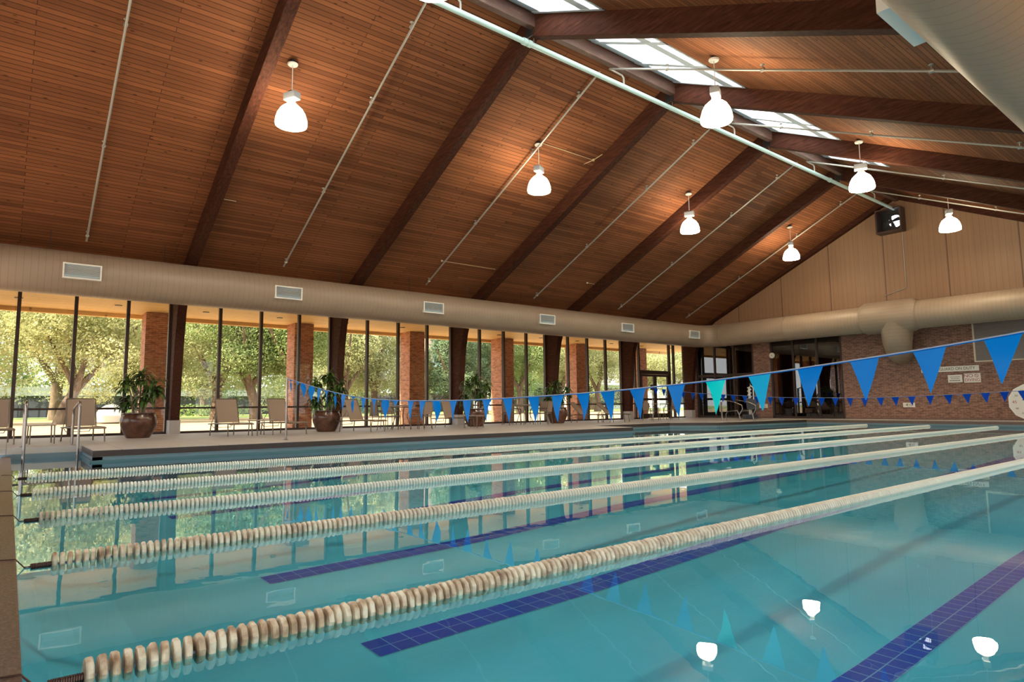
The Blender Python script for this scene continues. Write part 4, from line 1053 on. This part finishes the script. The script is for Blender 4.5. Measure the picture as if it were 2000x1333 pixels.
# ------------------------------------------------------------------ potted plants
def make_plant(seed, label, loc, sc=1.0):
    rng = random.Random(seed); root = empty('potted_plant', loc, label=label, cat='potted plant', group='potted plants by the windows')
    MB().lathe([(.27, 0), (.29, .02), (.36, .15), (.425, .32), (.445, .45), (.43, .55), (.39, .61), (.385, .625), (.415, .65), (.415, .672), (.375, .678), (.36, .64), (.36, .60)], 40, caps=True).build('pot', M['pot'], root, smooth=True)
    MB().lathe([(.02, .62), (.355, .605)], 24, caps=True).build('soil', M['soil'], root)
    lf = MB()
    canes = [(0, 0, 1.75), (.12, .10, 1.45), (-.12, .09, 1.30), (.05, -.15, 1.52), (-.08, -.10, 1.05), (.10, .02, 1.15)]
    for ci, (x, y, h) in enumerate(canes):
        h *= sc; sp = (x * 2.6 + rng.uniform(-.05, .05), y * 2.6 + rng.uniform(-.05, .05))
        MB().tube([(x, y, .58), (x * 1.3, y * 1.3, .6 + (h - .6) * .5), (sp[0], sp[1], h)], [.022, .02, .016], 8).build('cane', M['cane'], root, smooth=True)
        for k in range(46):
            z = h - rng.uniform(-.05, .30); t = rng.uniform(0, 2 * PI); L = rng.uniform(.34, .56) * (.9 if ci else 1.0); up = rng.uniform(-.05, .85) if k > 8 else rng.uniform(.9, 1.4)
            wd = rng.uniform(.028, .042); d = Vector((math.cos(t), math.sin(t), 0)); side = Vector((-d.y, d.x, 0))
            p = Vector((sp[0], sp[1], z)); ang = up; prev = None; ns = 5
            for q in range(ns + 1):
                f = q / ns; ww = wd * (1.2 * math.sin(PI * min(1, f * .85 + .15)) + .02)
                if q == ns: ww = .002
                a, c = p - side * ww, p + side * ww
                i = len(lf.v); lf.v += [tuple(a), tuple(c)]
                if q: lf.f.append((i - 2, i - 1, i + 1, i))
                p = p + (d * math.cos(ang) + Vector((0, 0, math.sin(ang)))) * (L / ns); ang -= .42
    lf.build('foliage', M['leaf'], root)
    return root
make_plant(1, 'leftmost leafy potted plant, in a glazed brown pot', (-19.75, 2.78, 0))
make_plant(2, 'leafy potted plant in a glazed brown pot beside the second timber column', (-19.65, 8.0, 0), 1.02)
make_plant(5, 'leafy potted plant in a glazed brown pot just right of the third timber column', (-19.7, 13.85, 0), 1.05)
make_plant(8, 'leafy potted plant in a glazed brown pot at the fourth timber column', (-20.05, 18.38, 0), .98)

# ------------------------------------------------------------------ handrails and pool lift
for y, lab in ((.27, 'left steel pool handrail near the left corner of the view'), (1.12, 'right steel pool handrail near the left corner of the view')):
    r_ = empty('pool_handrail', (-15.3, y, 0), label=lab, cat='handrail', group='handrails at the near entry steps')
    MB().tube([(0, 0, -.62), (0, 0, .80)] + [tuple(q) for q in bez((0, 0, .80), (0, 0, .93), (-.14, 0, .93), 5)][1:] + [(-1.35, 0, .80)] + [tuple(q) for q in bez((-1.35, 0, .80), (-1.5, 0, .785), (-1.5, 0, .66), 5)][1:] + [(-1.5, 0, 0)], .024, 12).build('rail', M['steel'], r_, smooth=True)
    MB().lathe([(.055, 0), (.055, .012), (.03, .02)], 16, (-1.5, 0, 0)).build('base_flange', M['steel'], r_)
for i, (x, y) in enumerate(((-16.0, 24.4), (-15.6, 24.95), (-15.35, 25.6))):
    r_ = empty('pool_handrail', (x, y, 0), label=['straight steel rail post at the far corner of the pool, leftmost of three', 'curved steel pool rail at the far corner, middle of three', 'curved steel pool rail at the far corner, nearest the pool lift'][i], cat='handrail', group='handrails at the far corner')
    if i == 0: MB().tube([(0, 0, 0), (0, 0, .78), (-.02, .03, .82), (-.5, .7, .82), (-.52, .73, .78), (-.52, .73, 0)], .022, 10).build('rail', M['steel'], r_, smooth=True)
    else: MB().tube([(-.5, -.1, 0), (-.5, -.1, .30), (-.42, -.08, .42), (0, 0, .45), (.10, .02, .20), (.12, .02, 0)], .02, 10).tube([(.12, .02, .0), (.06, .02, .25), (.22, .05, .50), (.20, .05, .68), (-.10, 0, .82), (-.62, -.12, .93)], .022, 10).build('rail', M['steel'], r_, smooth=True)
lf_ = empty('pool_lift', (-16.6, 27.9, 0), R(-40), label='dark-seated pool lift with a pale mast at the far corner', cat='pool lift')
MB().cbox((.1, 0, .50), (.46, .50, .07)).build('seat', M['darkseat'], lf_, bevel=.02)
MB().prism([(-.14, .52), (-.10, .52), (-.18, 1.0), (-.23, 1.0)], -.25, .25, 'y').build('backrest', M['darkseat'], lf_, bevel=.01)
MB().cbox((-.45, 0, .12), (.6, .55, .2)).build('base', M['darkseat'], lf_, bevel=.02)
MB().tube([(-.45, 0, .1), (-.45, 0, 1.55)], .045, 12).build('mast', M['white'], lf_, smooth=True)
MB().tube([(-.45, 0, 1.5), (-.2, 0, 1.62), (.15, 0, 1.5), (.12, 0, .95)], .025, 10).build('arm', M['white'], lf_, smooth=True)
MB().tube([(.3, -.15, .45), (.42, -.15, .2), (.55, -.15, .06), (.55, .15, .06), (.42, .15, .2), (.3, .15, .45)], .014, 8).build('footrest', M['steel'], lf_, smooth=True)
for k in range(7): MB().tube([(-.40, .10 * (-1) ** k, .9 + .09 * k), (-.40, -.10 * (-1) ** k, .99 + .09 * k)], .012, 6).build('cord_loop', M['white'], lf_)

# ------------------------------------------------------------------ wall things
FX = (R(90), 0, 0)
def board(name, x0, x1, z0, z1, label, cat, m='signwhite', th=.015, y=YE):
    r_ = empty(name, ((x0 + x1) / 2, y - th / 2 - .001, (z0 + z1) / 2), label=label, cat=cat)
    w, h = (x1 - x0) / 2, (z1 - z0) / 2
    MB().box((-w, -th / 2, -h), (w, th / 2, h)).build('panel', M[m], r_); return r_, w, h
r_, w, h = board('wall_sign', -10.23, -8.17, 1.98, 2.20, 'long white lifeguard notice on the end wall', 'sign')
text('NO LIFEGUARD ON DUTY', .165, M['ink'], r_, (0, -.0085, 0), FX, sx=.92)
r_, w, h = board('wall_sign', -9.27, -8.77, 1.53, 1.84, 'small white notice left of the red diving sign', 'sign')
for z, ww in ((.07, .36), (-.0, .30)): MB().box((-ww / 2, -.0095, z - .012), (ww / 2, -.0078, z + .012)).build('faint_text_line', M['grille'], r_)
for k in range(7): MB().box((-.19 + k * .055, -.0095, -.10), (-.155 + k * .055, -.0078, -.06)).build('faint_text_mark', M['ink'], r_)
r_, w, h = board('wall_sign', -8.71, -8.14, 1.51, 1.88, 'white sign with red lettering forbidding diving', 'sign')
text('NO', .19, M['red'], r_, (-.13, -.0085, .085), FX, sx=1.1); text('DIVING', .165, M['red'], r_, (0, -.0085, -.085), FX, sx=.95)
MB().tube([(.15 + .06 * math.cos(2 * PI * k / 20), -.0095, .085 + .06 * math.sin(2 * PI * k / 20)) for k in range(20)], .008, 6, closed=True).tube([(.11, -.0095, .125), (.19, -.0095, .045)], .008, 6).build('prohibition_symbol', M['red'], r_)
for x0, lab in ((-11.03, 'white depth plate on the brick wall right of the dark windows'), (-17.78, 'white depth plate on the brick pier between the dark windows')):
    r_, w, h = board('depth_marker', x0, x0 + .46, .52, .72, lab, 'depth marker'); text('4½', .19, M['ink'], r_, (0, -.0085, 0), FX)
    r_['group'] = 'depth plates'
ck = empty('wall_clock', (-16.94, YE - .03, 3.19), label='small round white clock high on the brick pier', cat='clock')
MB().lathe([(.13, -.02), (.145, 0), (.145, .03)], 24, axis='y').build('clock_case', M['white'], ck, smooth=True)
MB().lathe([(.05, -.026), (.05, -.019)], 16, axis='y').build('clock_face', M['cream'], ck)
# large grille on the wall
gr = empty('wall_louvre', (-7.2, YE - .03, 3.2), label='large grey louvre with a pale frame high on the end wall', cat='louvre')
b = MB(); x0, x1, z0, z1 = -1.09, 1.6, -.88, .80
b.box((x0, -.03, z0), (x0 + .06, .03, z1)).box((x1 - .06, -.03, z0), (x1, .03, z1)).box((x0 + .06, -.03, z0), (x1 - .06, .03, z0 + .05)).box((x0 + .06, -.03, z1 - .05), (x1 - .06, .03, z1)); b.build('louvre_frame', M['cream'], gr)
b = MB()
for k in range(26): z = z0 + .06 + k * .061; b.quad((x0 + .06, -.01, z), (x1 - .06, -.01, z), (x1 - .06, .02, z + .045), (x0 + .06, .02, z + .045))
b.box((x0 + .06, .02, z0 + .05), (x1 - .06, .028, z1 - .05)); b.build('louvre_slats', M['grille'], gr)
# exhaust fan at the gable peak
fn = empty('exhaust_fan', (-10.9, YE - .02, 8.75), label='dark exhaust fan box at the peak of the gable wall', cat='fan')
MB().box((-.52, -.55, -.53), (.52, -.02, -.47)).box((-.52, -.55, .47), (.52, -.02, .53)).box((-.52, -.55, -.47), (-.46, -.02, .47)).box((.46, -.55, -.47), (.52, -.02, .47)).build('fan_housing', M['fascia'], fn)
MB().box((-.46, -.08, -.47), (.46, -.03, .47)).build('fan_back', M['black'], fn)
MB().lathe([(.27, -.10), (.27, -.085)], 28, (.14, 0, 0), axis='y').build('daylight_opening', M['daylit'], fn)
for k in range(4):
    t = R(20 + 90 * k); a = Vector((math.cos(t), 0, math.sin(t))); c = Vector((-math.sin(t), 0, math.cos(t)))
    MB().quad(*[tuple(a * r1 + c * r2 + Vector((0, -.16 + .03 * s2, 0))) for r1, r2, s2 in ((.06, -.05, 0), (.33, -.13, 0), (.34, .06, 1), (.06, .05, 1))]).build('fan_blade', M['black'], fn)
MB().lathe([(.08, -.24), (.08, -.12)], 14, axis='y').build('fan_motor', M['black'], fn)
g_ = MB()
for k in range(6): g_.box((-.46 + .155 * k, -.30, -.47), (-.45 + .155 * k, -.29, .47)); g_.box((-.46, -.30, -.40 + .155 * k), (.46, -.29, -.39 + .155 * k))
g_.build('fan_guard', M['black'], fn)
cd = empty('conduit', (-10.55, YE - .045, 8.2), label='thin grey conduit running down the gable wall from the fan', cat='conduit')
MB().tube([(0, 0, .02), (0, 0, -2.45), (-.05, 0, -2.5), (-.9, 0, -2.72)], .016, 8).build('conduit_run', M['galv'], cd, smooth=True)
# pace clock leaning at the far end
pc = empty('pace_clock', (-6.45, 29.75, .02), label='big white many-sided pace clock standing at the pool end, cut off by the right edge', cat='clock')
cz0 = .68; b = MB(); N = 12
pol = [(.69 * math.cos(2 * PI * (k + .5) / N), cz0 + .69 * math.sin(2 * PI * (k + .5) / N)) for k in range(N)]
b.prism(pol, -.06, .04, 'y'); b.build('clock_case', M['white'], pc, bevel=.01)
pol = [(.63 * math.cos(2 * PI * (k + .5) / N), cz0 + .63 * math.sin(2 * PI * (k + .5) / N)) for k in range(N)]
MB().prism(pol, -.066, -.06, 'y').build('clock_face', M['signwhite'], pc)
for k in range(1, 13):
    t = PI / 2 - 2 * PI * k / 12
    q = k * 5
    text(str(q), .15 if q % 15 == 0 else .10, M['red'] if q % 15 == 0 else M['ink'], pc, (.48 * math.cos(t), -.067, cz0 + .48 * math.sin(t)), FX, name='numeral')
for t, L, m_ in ((R(160), .26, 'ink'), (R(205), .20, 'ink'), (R(-40), .4, 'red')):
    MB().tube([(0, -.075, cz0), (L * math.cos(t), -.075, cz0 + L * math.sin(t))], .012, 6).build('clock_hand', M[m_], pc)
